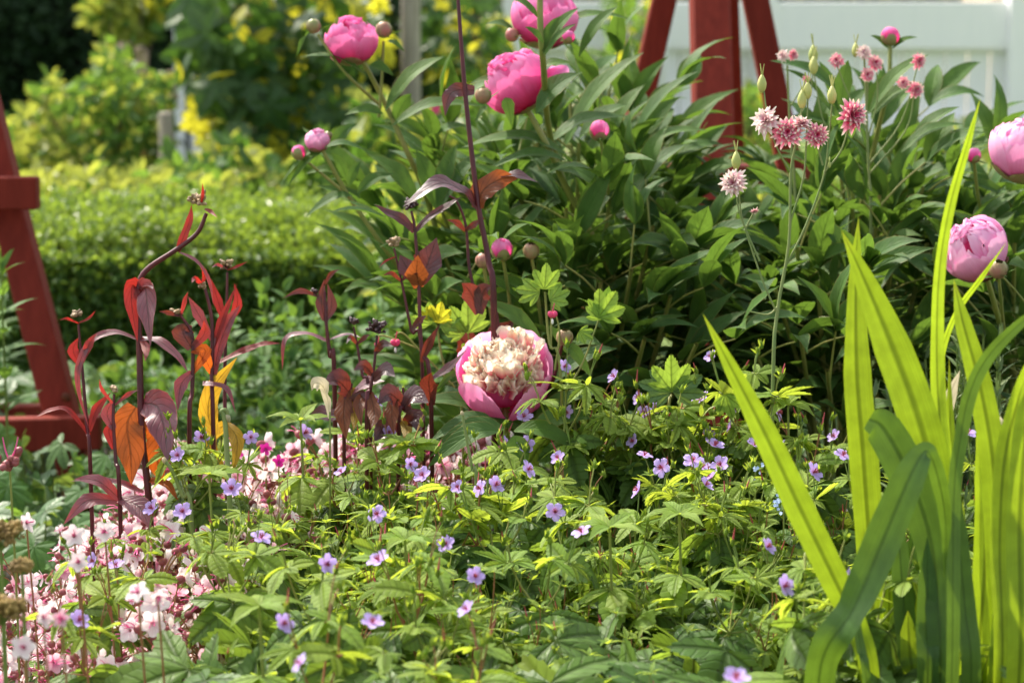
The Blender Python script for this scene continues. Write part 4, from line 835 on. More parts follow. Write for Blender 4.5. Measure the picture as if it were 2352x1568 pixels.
penstemon('thin red stem with small leaves in front of the obelisk leg', 2.87, [(208, 1090), (200, 985), (190, 860), (180, 745)],
    [('pen_red', 27, [(186, 840), (168, 805), (180, 775)], (.1, -1, 0), 0), ('pen_leaf', 21, [(187, 835), (205, 790), (222, 765)], CF), ('pen_red', 7, [(180, 742), (205, 730), (220, 712)], CF), ('pen_red', 7, [(180, 742), (155, 732), (135, 735)], CF), ('pen_red', 19, [(205, 1000), (160, 945), (120, 940), (78, 960)], (0, -.4, .9)), ('pen_red', 24, [(205, 990), (222, 940), (255, 900)], (-.3, -1, 0), 0)],
    (178, 722, 12), .003, .6)
penstemon('short red stem with a cupped leaf left of the big orange leaves', 2.80, [(275, 1150), (266, 1060), (260, 960), (262, 905)],
    [('pen_red', 27, [(262, 1030), (250, 990), (262, 970)], CF, 0), ('pen_leaf', 32, [(262, 985), (246, 950), (262, 915)], (.3, -1, .1), 0), ('pen_leaf', 9, [(262, 930), (235, 895), (228, 870)], CF), ('pen_leaf', 11, [(264, 930), (295, 905), (318, 895)], CF), ('pen_leaf', 44, [(275, 1145), (225, 1105), (170, 1100)], (0, -.6, .8)), ('pen_leaf', 53, [(275, 1145), (320, 1165), (345, 1215)], (.1, -.8, .6)), ('pen_leaf', 39, [(272, 1150), (200, 1150), (145, 1205)], (.2, -.8, .6))],
    (262, 895, 10), .003, .5)
penstemon('dark stem with a hanging purple sheath leaf, left of the main bush', 2.98, [(768, 880), (758, 820), (748, 730), (746, 670)],
    [('pen_dark', 28, [(746, 735), (738, 695), (745, 640)], CF, 0), ('pen_dark', 26, [(746, 738), (762, 700), (752, 650)], CF, 0), ('pen_dark', 12, [(745, 655), (760, 630), (780, 618)], CF), ('pen_dark', 14, [(730, 680), (690, 668), (650, 685)], CF), ('pen_leaf', 16, [(750, 782), (700, 765), (655, 780), (648, 850)], (.1, -.4, .9), 0), ('pen_leaf', 16, [(752, 782), (795, 768), (830, 775)], (0, -.4, .9))],
    (722, 672, 9), .0034, .3, 'dark')
penstemon('tallest dark stem, crossing the photo from the top edge past the largest flower', 2.99, [(1135, 760), (1122, 600), (1098, 470), (1072, 250), (1060, 110), (1050, -30)],
    [('pen_dark', 62, [(1094, 472), (1050, 432), (1000, 425), (925, 475)], (0, -.45, .9), .05), ('pen_brown', 56, [(1098, 478), (1108, 440), (1150, 412), (1190, 410)], (-.5, -.8, .1), 0), ('pen_dark', 34, [(1150, 405), (1190, 402), (1238, 420)], (0, -.4, .9), 0), ('pen_dark', 36, [(1090, 208), (1050, 208), (1030, 225), (1022, 268)], (-.3, -.9, .3), 0)],
    None, .0046)
penstemon('slender dark stem topped by a dark spiky seed head, carrying a folded purple leaf', 2.96, [(990, 930), (968, 800), (961, 640), (953, 530), (945, 485)],
    [('pen_dark', 26, [(952, 532), (925, 505), (895, 490), (860, 470)], (0, -.7, .7), 0), ('pen_dark', 18, [(955, 530), (985, 500), (1030, 470), (1062, 452)], (0, -.7, .7), 0), ('pen_dark', 72, [(962, 650), (985, 600), (1003, 545)], (-.3, -1, .1), .0), ('pen_dark', 50, [(958, 645), (935, 615), (918, 585)], (.3, -1, .2), 0), ('pen_brown', 56, [(962, 660), (957, 625), (960, 585)], CF, .03), ('pen_dark', 22, [(968, 830), (985, 790), (1010, 745)], CF), ('pen_dark', 26, [(975, 880), (1030, 845), (1075, 800)], (0, -.6, .8)), ('pen_dark', 44, [(990, 930), (985, 880), (990, 855)], CF)],
    (945, 472, 15), .0032, .7, 'dark')
penstemon('slender dark stem with a twin leaf fork in front of the bush leaves', 3.02, [(1150, 800), (1085, 650), (1070, 520), (1050, 465), (1032, 450)],
    [('pen_dark', 16, [(1068, 530), (1050, 512), (1025, 505)], CF), ('pen_dark', 16, [(1068, 530), (1090, 515), (1115, 500)], CF), ('pen_dark', 48, [(1100, 720), (1080, 670), (1060, 650)], CF), ('pen_dark', 44, [(1100, 720), (1110, 670), (1130, 655)], CF)], None, .0026)
penstemon('slender dark stem leaning left with a grey seed head', 2.97, [(970, 850), (945, 760), (925, 660), (905, 570)],
    [('pen_dark', 12, [(921, 645), (900, 628), (880, 632)], CF), ('pen_dark', 12, [(922, 645), (940, 630), (962, 628)], CF), ('pen_red', 5, [(908, 590), (885, 600), (870, 615)], CF), ('pen_dark', 18, [(942, 760), (965, 735), (980, 725)], CF)], (905, 560, 15), .0026, .7)
penstemon('dark stem with black spiky seed heads left of the open bloom', 2.90, [(842, 985), (850, 900), (858, 850), (866, 770)],
    [('pen_dark', 30, [(855, 860), (835, 840), (812, 850)], CF), ('pen_dark', 42, [(857, 870), (885, 850), (908, 865)], (0, -.8, .5)), ('pen_brown', 34, [(850, 900), (860, 950), (852, 985)], CF), ('pen_dark', 22, [(862, 810), (880, 790), (905, 795)], CF)], (868, 755, 26), .003, 1.2, 'dark')
penstemon('short dark stem leaning left below the slender stems, with a small dark seed head', 2.92, [(850, 960), (832, 860), (818, 780), (812, 750)],
    [('pen_dark', 12, [(820, 790), (805, 775), (795, 790)], CF), ('pen_dark', 12, [(820, 790), (838, 775), (850, 768)], CF), ('pen_brown', 30, [(835, 900), (825, 930), (830, 980)], CF)], (812, 740, 11), .0024, .5, 'dark')
penstemon('brown leaved low stem behind the cream curled dead leaf', 2.93, [(790, 985), (800, 930), (808, 880)],
    [('pen_dark', 62, [(805, 905), (775, 875), (745, 880)], (0, -.8, .6)), ('pen_leaf', 40, [(805, 905), (845, 880), (885, 875)], (0, -.6, .8)), ('pen_brown', 46, [(795, 890), (790, 950), (795, 1010)], CF), ('pen_gold', 26, [(810, 890), (815, 950), (812, 990)], CF), ('pen_dark', 54, [(790, 960), (750, 950), (700, 965)], (0, -.6, .8)), ('pen_dark', 50, [(800, 940), (830, 920), (862, 945)], CF)], None, .003)
penstemon('brown leaved low stem just left of the open bloom', 2.93, [(915, 1010), (930, 940), (925, 890)],
    [('pen_dark', 52, [(925, 930), (895, 905), (868, 930)], (0, -.9, .4)), ('pen_dark', 58, [(925, 940), (950, 910), (985, 925)], (0, -.8, .6)), ('pen_brown', 34, [(905, 900), (900, 950), (905, 1000)], CF), ('pen_dark', 46, [(915, 980), (880, 985), (860, 1020)], CF), ('pen_dark', 50, [(930, 975), (955, 960), (965, 1000)], CF), ('pen_gold', 26, [(920, 960), (935, 990), (925, 1020)], CF)], None, .003)
penstemon('shadowed purple leaves on a stem behind the open bloom', 3.12, [(1080, 900), (1100, 820), (1150, 760)],
    [('pen_dark', 66, [(1095, 830), (1060, 780), (1030, 760)], (0, -.8, .6)), ('pen_dark', 66, [(1100, 820), (1150, 770), (1180, 735)], (0, -.9, .4)), ('pen_dark', 50, [(1100, 840), (1180, 790), (1200, 750)], CF), ('pen_dark', 48, [(1085, 890), (1130, 850), (1110, 820)], CF)], None, .003)

# ------------------------------------------------------------------ columbines
def double_flower(root, p, ax, rad, mat, n=46):
    m = MB(); F = frame(np.cross([1, .1, 0], ax), nrm(ax))
    for k in range(n):
        q = (k + .5) / n; ti = .25 + 1.55 * q; a = k * 2.39996; d = np.array([math.sin(ti) * math.cos(a), math.sin(ti) * math.sin(a), math.cos(ti)])
        G = petalgrid(rad * (.62 + .45 * q) * U(.85, 1.15), rad * .40, -U(.1, .6), .25, 5, 4, -.05, 0, .5, claw=.5); v = G[0]; v[-1, :, 0] *= .6
        addg(m, G, frame(F @ d, F @ np.array([0, 0, 1.])), p, U(.2, .8))
    return put(m, 'flower', M[mat], root)
def pod(root, p, L, s=1.):
    m = MB(); m.blob(p, .0045 * s, (0, 0, 1), 2.0, 8, 6, point=.7)
    for k in range(4): a = U(0, 6.28); m.tube([p + [0, 0, .006 * s], p + [math.cos(a) * .004, math.sin(a) * .004, .018 * s]], .0008, .0004, 4, 1)
    put(m, 'pod', M['pod'], root)
def columbine(label, D, stems, flowers, pods, base=(1776, 1000), group='columbines'):
    b = P(base[0], base[1], D); b = np.array([b[0], b[1], 0.]); t = thing('columbine', label, 'columbine', tuple(b), group)
    for k, s in enumerate(stems):
        pts = ([b] if k == 0 else []) + [P(x, y, D) for x, y in s]; m = MB(); m.tube(pts, .0026 if k == 0 else .0013, .0014 if k == 0 else .0009, 6, 4); put(m, 'stem', M['col_stem'], t)
    for (x, y, rpx, ax, mat) in flowers: double_flower(t, P(x, y, D - .01), ax, rpx * K * D, mat)
    for (x, y, s) in pods: pod(t, P(x, y, D), 1, s)
    return t
columbine('tall columbine with five pink and white double flowers against the right bush', 2.88,
    [[(1775, 900), (1785, 720), (1812, 560), (1816, 400), (1828, 330)], [(1816, 395), (1785, 340), (1765, 280), (1752, 190)], [(1785, 720), (1750, 640), (1710, 520), (1700, 470), (1692, 375)], [(1812, 520), (1845, 410), (1852, 320), (1856, 215)],
     [(1800, 620), (1850, 520), (1893, 400), (1905, 300), (1912, 225)], [(1893, 395), (1930, 350), (1950, 290)], [(1890, 380), (1876, 330)], [(1835, 310), (1842, 240)], [(1745, 600), (1702, 500), (1690, 440)], [(1710, 530), (1730, 490)], [(1790, 700), (1765, 722), (1720, 715)]],
    [(1758, 278, 38, [-.4, -.6, .5], 'col_petal_pale'), (1808, 304, 39, [0, -.95, .25], 'col_petal'), (1876, 310, 31, [.1, -.95, .1], 'col_petal'), (1957, 265, 42, [.5, -.8, .2], 'col_petal'), (1840, 285, 30, [.1, -.2, .9], 'col_petal_pale'), (1684, 420, 37, [-.4, -.8, .3], 'col_petal_pale'), (1733, 484, 12, [.2, -.4, -.8], 'col_petal_pale')],
    [(1750, 192, 1.3), (1691, 368, 1.3), (1842, 228, 1.3), (1855, 208, 1.2), (1911, 218, 1.3), (1905, 378, .5)])
columbine('columbine behind the right bush with pink pompon flowers round the dark bud', 3.35,
    [[(2000, 560), (1995, 400), (1990, 250), (1985, 130)], [(1992, 300), (1950, 220), (1922, 150)], [(1993, 320), (2015, 230), (2012, 150)], [(1994, 380), (2070, 280), (2108, 150)], [(1996, 400), (2080, 300), (2100, 215)], [(1990, 260), (1994, 180)], [(1992, 400), (1900, 300), (1868, 160)]],
    [(1985, 120, 20, [-.2, -.8, .4], 'col_petal_pale'), (1922, 140, 20, [-.3, -.8, .3], 'col_petal'), (2010, 145, 21, [.2, -.8, .3], 'col_petal'), (1992, 172, 18, [0, -.9, .2], 'col_petal'), (2110, 140, 21, [.4, -.7, .2], 'col_petal'), (2103, 205, 22, [.3, -.8, .1], 'col_petal'), (2075, 190, 17, [-.2, -.8, .1], 'col_petal')], [(1965, 115, 1.2), (1869, 150, 1.5)], (2000, 900))
columbine('small columbine with pale pink flowers right of the obelisk leg', 3.4, [[(1830, 600), (1815, 300), (1808, 150)], [(1815, 300), (1860, 220), (1868, 130)], [(1812, 250), (1850, 190)]],
    [(1798, 128, 17, [-.5, -.7, .4], 'col_petal_pale'), (1822, 126, 15, [.3, -.8, .3], 'col_petal'), (1852, 182, 10, [.2, -.8, .1], 'col_petal')], [(1868, 125, 1.6)], (1830, 900))

# ------------------------------------------------------------------ bleeding heart
def bleeding_heart(label, D, leaves, hearts, stems, base, group='bleeding hearts'):
    b = P(base[0], base[1], D); b = np.array([b[0], b[1], 0.]); t = thing('bleeding_heart', label, 'bleeding heart', tuple(b), group)
    m = MB(); m.tube([b] + [P(x, y, D) for x, y in stems[0]], .0022, .0014, 6, 4)
    for s in stems[1:]: m.tube([P(x, y, D) for x, y in s], .0014, .001, 5, 4)
    put(m, 'stems', M['peony_stem'], t)
    for (x, y, dx, dy, s, mat) in leaves:
        m = MB(); p = P(x, y, D - .01); d = [dx, -.12, -dy]; palmleaf(m, 'heart', p, d, [U(-.2, .2), -1, .45], s * K * D); put(m, 'leaf', M[mat], t)
    for (x, y, s) in hearts:
        m = MB(); p = P(x, y, D - .02); r_ = s * K * D
        m.blob(p + [-r_ * .42, 0, 0], r_ * .62, [.35, 0, -1], 1.25, 8, 7, point=.4); m.blob(p + [r_ * .42, 0, 0], r_ * .62, [-.35, 0, -1], 1.25, 8, 7, point=.4)
        m.blob(p + [0, 0, -r_ * 1.5], r_ * .28, [0, 0, -1], 2.2, 6, 5, mat=1); m.tube([p + [0, 0, r_ * .6], p + [r_ * .4, 0, r_ * 2.4]], .0006, .0006, 4, 1)
        put(m, 'flower', [M['heart'], M['white_bit']], t)
bleeding_heart('bleeding heart with light lobed leaves and one red heart above the open bloom', 2.94,
    [(1250, 665, .1, -.9, 62, 'heart_leaf'), (1240, 672, -.9, -.2, 58, 'heart_leaf'), (1262, 690, .9, -.4, 56, 'heart_leaf'), (1375, 730, .6, -.9, 80, 'heart_leaf'), (1378, 735, -.2, -1, 50, 'heart_leaf'), (1330, 760, .5, .3, 40, 'heart_leaf')], [(1269, 722, 11)],
    [[(1290, 900), (1262, 790), (1252, 670)], [(1300, 900), (1340, 830), (1375, 735)], [(1265, 800), (1268, 700), (1272, 668), (1298, 656)], [(1275, 850), (1285, 760), (1265, 690)]], (1295, 1050))
bleeding_heart('bleeding heart with yellow tipped leaves left of the open bloom', 3.07,
    [(990, 745, -.5, -.7, 58, 'heart_leaf'), (1005, 742, .2, -1, 55, 'heart_gold'), (1010, 745, .9, -.3, 52, 'heart_leaf'), (1075, 765, 0, -1, 84, 'heart_leaf'), (1065, 770, -.6, -.5, 50, 'heart_leaf'), (1080, 822, .1, -.9, 46, 'heart_leaf'), (988, 735, -.2, -1, 34, 'heart_gold')], [(908, 787, 11), (868, 792, 8)],
    [[(1060, 930), (1020, 840), (1003, 745)], [(1070, 900), (1082, 830), (1075, 765)], [(1045, 890), (960, 800), (925, 765), (905, 770)], [(960, 800), (880, 770), (868, 780)]], (1070, 1050))
bleeding_heart('broad blue green lobed leaf standing right of the lilac flowers', 2.9,
    [(1543, 900, -.05, -1, 88, 'heart_leaf'), (1540, 902, -.85, -.35, 78, 'big_leaf'), (1546, 902, .75, -.5, 80, 'big_leaf'), (1665, 905, .3, .9, 60, 'heart_leaf')], [], [[(1535, 1000), (1543, 905)]], (1540, 1050))

# ------------------------------------------------------------------ iris clump
def iris():
    b = gp(2140, 2.3); t = thing('iris_clump', 'clump of tall bright sword shaped iris leaves on the right', 'iris', tuple(b)); F1 = (-.25, -1, .1)
    def bl(pts, ws, D=2.22, mat='iris', face=F1, Ds=None, lab=None, fold=.22):
        m = MB(); n = len(pts)
        a = [P(x, y, (Ds[i] if Ds else D)) for i, (x, y) in enumerate(pts)]
        last = a[-1]; prev = a[-2]; foot = b + [(last[0] - b[0]) * .55, (last[1] - b[1]) * .6, 0]
        a.append((last + foot) / 2 + (last - prev) * .15); a.append(foot); ws = list(ws) + [ws[-1] * .95, ws[-1] * .5]
        ribbon(m, a[::-1], [w_ * K * D * .9 for w_ in ws][::-1], face, 7, fold, 6, ruffle=.03); put(m, 'leaf', M[mat], t, label=lab)
    bl([(1614, 720), (1680, 845), (1760, 1000), (1840, 1170), (1920, 1335), (1968, 1440), (2000, 1568)], [0, 38, 66, 76, 74, 60, 50], 2.18, lab='bright blade leaning far to the left')
    bl([(1972, 498), (1966, 620), (1968, 850), (1983, 1050), (2000, 1300), (2012, 1568)], [0, 34, 72, 78, 72, 60], 2.30, face=(.1, -1, .1))
    bl([(1932, 528), (1985, 640), (2052, 800), (2110, 960), (2150, 1120), (2165, 1300), (2160, 1568)], [0, 52, 98, 104, 92, 74, 60], 2.22, face=(-.3, -1, .1), lab='broad blade with an orange tip')
    bl([(2252, 225), (2222, 330), (2180, 480), (2156, 640), (2152, 850), (2164, 1050), (2174, 1300), (2180, 1568)], [0, 22, 32, 36, 46, 54, 54, 46], 2.24, face=(.5, -1, .1), lab='tallest narrow blade')
    bl([(2190, 640), (2212, 740), (2250, 880), (2280, 1050), (2292, 1250), (2300, 1568)], [0, 42, 62, 68, 66, 58], 2.26, face=(-.2, -1, .1))
    bl([(2312, 556), (2252, 640), (2200, 712), (2166, 800), (2158, 900), (2160, 1100), (2175, 1568)], [0, 16, 18, 20, 24, 28, 28], 2.34, face=(.6, -1, .1))
    bl([(2420, 690), (2352, 735), (2272, 815), (2228, 900), (2205, 1010), (2190, 1150), (2185, 1568)], [10, 26, 40, 46, 46, 44, 44], 2.16, 'iris_dark', (.6, -1, .3))
    bl([(2205, 850), (2185, 900), (2172, 960), (2165, 1100), (2160, 1400)], [0, 34, 40, 36, 30], 2.36, 'dead', (.5, -1, .3))
    # folded blades
    bl([(2168, 1330), (2172, 1200), (2158, 1110), (2138, 1048), (2120, 1040), (2085, 1105), (2030, 1235), (1960, 1400), (1880, 1560)], [0, 30, 42, 40, 52, 84, 96, 92, 88], 2.12, 'iris_dark', [(.3, -1, .1)] * 3 + [(0, -.4, 1)] + [(-.2, -1, .4)] * 7, Ds=[2.16, 2.14, 2.12, 2.11, 2.11, 2.11, 2.12, 2.13, 2.15], lab='dark blade bent over in a sharp fold')
    bl([(1996, 962), (2030, 985), (2085, 1085), (2130, 1210), (2150, 1330), (2160, 1568)], [54, 96, 104, 92, 72, 58], 2.2, 'iris_dark', (-.3, -1, .2))
    bl([(2400, 760), (2345, 900), (2308, 1050), (2296, 1250), (2300, 1568)], [20, 52, 62, 60, 52], 2.2, face=(.3, -1, .1))
    bl([(2380, 820), (2358, 980), (2342, 1200), (2340, 1568)], [40, 74, 80, 76], 2.14, face=(.2, -1, .1))
    bl([(2250, 1000), (2262, 1100), (2262, 1300), (2240, 1568)], [20, 60, 70, 60], 2.28, face=(.2, -1, .1))
    for (x0, y0, x1, w_, mat, D) in [(2060, 1120, 2090, 56, 'iris_dark', 2.24), (2100, 1180, 2060, 50, 'iris_dark', 2.27), (2195, 1080, 2230, 56, 'iris_dark', 2.2), (2130, 1230, 2130, 60, 'iris_dark', 2.2), (2045, 1270, 2035, 44, 'iris', 2.28), (2085, 1290, 2110, 52, 'iris', 2.27), (2212, 1150, 2200, 44, 'iris', 2.27), (1958, 1350, 1990, 28, 'iris_dark', 2.16), (2320, 1150, 2280, 50, 'iris', 2.25), (2180, 820, 2200, 40, 'iris', 2.3), (2085, 1400, 2095, 54, 'iris', 2.22), (1935, 1290, 2040, 30, 'iris_dark', 2.3)]:
        bl([(x0, y0), (x0 * .8 + x1 * .2, y0 + (1568 - y0) * .3), (x0 * .4 + x1 * .6, y0 + (1568 - y0) * .65), (x1, 1568)], [0, w_ * .8, w_, w_ * .9], D, mat, (U(-.5, .5), -1, .1))
    m = MB(); ribbon(m, [P(2262, 958, 2.3), P(2285, 955, 2.28), P(2302, 970, 2.27), P(2306, 985, 2.27)], [0, 12 * K * 2.3, 12 * K * 2.3, 0], (0, -.6, 1), 4); put(m, 'curled_tip', M['dead'], t)
iris()

# ------------------------------------------------------------------ lilac cranesbill
def star(mb, p, ax, rad, notch, wd, mat=0, curl=-.25, r=None, n=5):
    F = frame(np.cross([1, .17, 0], ax), nrm(ax)); a0 = U(0, 6)
    for k in range(n):
        a = a0 + k * 6.2832 / n; d = F @ np.array([math.cos(a), math.sin(a), .28]); G = petalgrid(rad * U(.92, 1.06), rad * wd, curl, .18, 5, 5, notch, .02, .8, wave=.03, claw=.28)
        addg(mb, G, frame(d, F[:, 2]), p, U(0, 1) if r is None else r, mat)
def ger_flower_mesh(rad=.0132):
    m = MB(); z = np.zeros(3); star(m, z, [0, 0, 1], rad, .20, .66, 0, U(-.5, .2), n=5)
    for k in range(5):
        a = k * 1.256 + .6; leaf(m, z - [0, 0, .002], [math.cos(a), math.sin(a), .1], [0, 0, 1], rad * .6, rad * .22, mat=1, bend=-.2, ns=4, na=2)
    m.tube([z, [0, 0, .006]], .0006, .0004, 5, 1, 2)
    for k in range(8): a = k * .785; m.tube([z, [math.cos(a) * .0026, math.sin(a) * .0026, .0055]], .0004, .0004, 4, 1, 2)
    m.blob(np.array([0, 0, -.003]), .0026, (0, 0, 1), 1.3, 7, 5, mat=1)
    return m.mesh('flower', [M['lilac'], M['ger_new'], M['beak']])
FL = [ger_flower_mesh() for _ in range(4)]
def shoot_proto(kind):
    'kind 0 leafy, 1 flowering; nominal height .40; returns list of (name, mesh) and flower tips'
    st, low, up0 = MB(), MB(), MB(); H = .40; whs = []; bds = []; lean = np.array([U(-.04, .04), U(-.04, .04), 0])
    n1 = lean * .6 + [0, 0, .22 + U(-.02, .02)]; n2 = lean * .9 + [U(-.012, .012), U(-.012, .012), .315]; st.tube([[0, 0, 0], n1 * [.5, .5, .5], n1, n2], .0019, .0014, 5, 3)
    def whorl(mb, p, k, S, kinds, mat=0, rise=.25, pet=.02):
        a0 = U(0, 6)
        for j in range(k):
            a = a0 + j * 6.283 / k + U(-.3, .3); d = np.array([math.cos(a), math.sin(a), rise + U(-.15, .2)]); q = p + nrm(d) * pet; st.tube([p, q], .0009, .0008, 4, 1)
            palmleaf(mb, kinds[int(rng.integers(len(kinds)))], q, [d[0], d[1], U(-1.3, -.1) if mat == 0 and S > .045 else U(-.5, .6)], nrm([d[0] * .5 + U(-.4, .4), d[1] * .5 + U(-.6, .3), .75]), S * U(.65, 1.2), mat)
    whorl(low, n1, 2, .072, ['ger', 'ger3'], 0, .15, .045); whorl(up0, n2, 3, .056, ['ger3', 'ger'], 0, .1, .015)
    tips = []
    nb = 3
    for k in range(nb):
        up_ = MB(); whs.append(up_); a = k * 2.1 + U(0, .8); e = n2 + [math.cos(a) * U(.012, .035), math.sin(a) * U(.012, .035), U(.03, .06)]; st.tube([n2, (n2 + e) / 2 + [math.cos(a) * .004, math.sin(a) * .004, 0], e], .0011, .0009, 5, 2)
        whorl(up_, e, 3, .031 if kind else .041, ['new', 'ger3'], 0, .3, .004)
        for j in range(2):
            a2 = a + U(-1, 1); g = e + [math.cos(a2) * U(.004, .018), math.sin(a2) * U(.004, .018), U(.012, .04)]; st.tube([e, (e + g) / 2 + [.001, 0, .003], g], .0007, .0006, 4, 2)
            if kind and k == 0 and j == 0:
                tips.append(g)
            else:
                bd = MB(); bds.append(bd); ax = nrm([U(-.5, .5), U(-.5, .5), 1]); bd.blob(g, .0024, ax, 1.9, 6, 5, mat=0, point=.5)
                for q in range(4): leaf(bd, g - ax * .003, nrm(ax + rng.normal(0, .35, 3)), [U(-1, 1), U(-1, 1), .2], .010, .0026, mat=0, bend=U(-.3, .4), ns=3, na=2)
                if U(0, 1) < .2: bd.tube([g, g + ax * U(.010, .018)], .0013, .0004, 5, 1, 1)
        if not kind:
            g = e + [U(-.02, .02), U(-.02, .02), U(.03, .065)]; st.tube([e, (e + g) / 2 + [.003, 0, 0], g], .0008, .0006, 4, 2)
            tp = MB(); whs.append(tp)
            for q in range(5): b_ = q * 1.256 + U(-.3, .3); leaf(tp, g, [math.cos(b_), math.sin(b_), U(.1, .9)], [0, -.2, 1], U(.012, .024), U(.004, .007), bend=U(0, .9), ns=4, na=2, fold=.4)
        if U(0, 1) < .6: leaf(up_, e, [U(-1, 1), U(-1, 1), .8], [0, 0, 1], .02, .005, bend=.5, ns=4, na=2)
    parts = [('stem', st.mesh('stem', [M['ger_stem'] if U(0, 1) < .7 else M['ger_stem_red']])), ('leaf_whorl', low.mesh('leaf_whorl', [M['ger_leaf']])), ('leaf_whorl', up0.mesh('leaf_whorl', [M['ger_leaf']]))]
    parts += [('leaf_whorl', q.mesh('leaf_whorl', [M['ger_new']])) for q in whs] + [('bud', q.mesh('bud', [M['ger_new'], M['beak']])) for q in bds]
    return parts, tips
LEAFY = [shoot_proto(0) for _ in range(9)]; FLOW = [shoot_proto(1) for _ in range(9)]
def place_shoot(proto, loc, rot, sc, label, group, flower=None):
    t = bpy.data.objects.new('cranesbill_shoot', None); col.objects.link(t); t.location = loc; t.rotation_euler = (0, 0, rot); t.scale = (sc, sc, sc); t.empty_display_size = .02
    tag(t, label, 'cranesbill', group)
    for nm, me in proto[0]: link(nm, me, t)
    if flower is not None:
        o = link('flower', FL[int(rng.integers(4))], t); o.location = proto[1][0]; o.scale = (U(.82, 1.14) / sc,) * 3
        o.rotation_euler = (Vector(flower).to_track_quat('Z', 'Y')).to_euler(); o.rotation_euler.rotate_axis('Z', U(0, 6))
    return t
FLW = [(1633, 820, 'highest lilac cranesbill, its pale flower touching the left iris blade'), (1412, 865, 'lilac cranesbill whose flower opens right of the open bloom, below the tall bud'), (1295, 842, 'lilac cranesbill flowering just right of the open bloom'), (1468, 915, 'lilac cranesbill with a drooping flower below the broad lobed leaf'),
 (1608, 917, 'lilac cranesbill with a sideways flower below and right of the broad lobed leaf'), (1675, 935, 'lilac cranesbill flower half hidden at the iris blade edge'), (1548, 972, 'lilac cranesbill flower alone below the broad lobed leaf'), (1466, 985, 'upper of two lilac cranesbill flowers close together right of the bloom'), (1455, 1013, 'lower and bluer of two lilac cranesbill flowers close together'),
 (1626, 998, 'wide open lilac cranesbill flower, the larger of the pair left of the iris blade'), (1642, 1024, 'smaller lilac cranesbill flower tucked under the wide open one'), (1480, 1046, 'small lilac cranesbill flower below the close pair'), (1656, 1068, 'lilac cranesbill flower looking down, beside the middle of the left iris blade'), (1917, 1003, 'lilac cranesbill between the left iris blade and the clump, highest of three'),
 (1936, 1046, 'lilac cranesbill flower touching the upright iris blade'), (1868, 1085, 'lilac cranesbill right of the leaning iris blade, lowest of three'), (1283, 1052, 'small lilac cranesbill flower below and right of the open bloom'), (1202, 958, 'lilac cranesbill in front of the lower edge of the open bloom'), (1162, 1018, 'pale lilac cranesbill flower below the open bloom with red beaks'), (1208, 1022, 'lilac cranesbill flower behind the pale one below the bloom'),
 (1212, 1078, 'small lilac cranesbill flower in shade under the bloom'), (1104, 1122, 'lilac cranesbill flower with a white heart, second of a row'), (1052, 1120, 'lilac cranesbill flower folded shut, first of a row below the bloom leaves'), (1138, 1114, 'lilac cranesbill flower, third and last of a row below the bloom'), (972, 1092, 'lilac cranesbill flower in profile left of the bloom leaves'), (941, 1066, 'pale lilac cranesbill in front of the dark purple leaves'),
 (893, 995, 'pair sized lilac cranesbill flower before the brown leaf clump'), (860, 922, 'lilac cranesbill flower beside the black seed heads'), (785, 1085, 'lilac cranesbill flower under the yellow green leaf star'), (866, 1182, 'lilac cranesbill flower with dark veins half under a leaf'), (698, 995, 'lilac cranesbill flower right under the bright leaf star'), (462, 1006, 'flat open lilac cranesbill flower beside the golden leaf'),
 (410, 1046, 'lilac cranesbill flower right of the big orange leaf'), (350, 1168, 'small lilac cranesbill flower among the white cranesbills'), (1275, 1176, 'lilac cranesbill flower hanging sideways in mid carpet'), (1336, 1222, 'fully open lilac cranesbill flower facing the camera in mid carpet'), (870, 1287, 'fully open lilac cranesbill flower with pink heart left of centre'), (750, 1295, 'lilac cranesbill flower facing left beside the fully open one'),
 (1090, 1325, 'flat lilac cranesbill flower in the lower middle'), (1025, 1250, 'lilac cranesbill flower hidden deep between stems'), (1073, 1400, 'small lilac cranesbill flower beside a red beak, low in the middle'), (650, 1433, 'flat open lilac cranesbill flower low on the left with a pink heart'), (855, 1430, 'faded small lilac cranesbill flower low on the left'), (690, 1523, 'tiny lilac cranesbill flower near the bottom edge'),
 (1690, 1558, 'lilac cranesbill flower cut by the bottom edge'), (1800, 1346, 'lilac cranesbill flower left of the iris foot'), (1762, 1256, 'withered blue cranesbill flower beside the iris blade'), (268, 1300, 'larger lilac cranesbill flower among the white ones'), (216, 1288, 'smaller lilac cranesbill flower among the white ones'), (2222, 995, 'lilac cranesbill flower glimpsed between iris blades'), (576, 1005, 'lilac cranesbill flower before the pink carpet, facing right'),
 (532, 1124, 'lilac cranesbill flower on the edge of the pink carpet'), (420, 1176, 'small lilac cranesbill bud flower behind the green leaves'), (180, 1425, 'lilac cranesbill flower hanging beside the white flower at lower left'), (1305, 1048 - 100, 'small lilac cranesbill bud opening right of the bloom'), (1940, 1330, 'lilac cranesbill flower seen through the crossing iris blades'), (600, 1235, 'tiny lilac cranesbill flower deep in the left carpet')]
for x, y, lab in FLW:
    p = PZ(x, y, .415 if x > 350 else .36, 0, 2.92); pr = FLOW[int(rng.integers(len(FLOW)))]; tip = np.array(pr[1][0]); sc = p[2] / tip[2]; rot = U(0, 6.28)
    off = rz(rot) @ (tip * sc); place_shoot(pr, (p[0] - off[0], p[1] - off[1], 0), rot, sc, lab, 'lilac cranesbills in flower', tuple(nrm(rz(-rot) @ np.array([U(-.9, .9), U(-1., -.15), U(.35, 1.)]))))
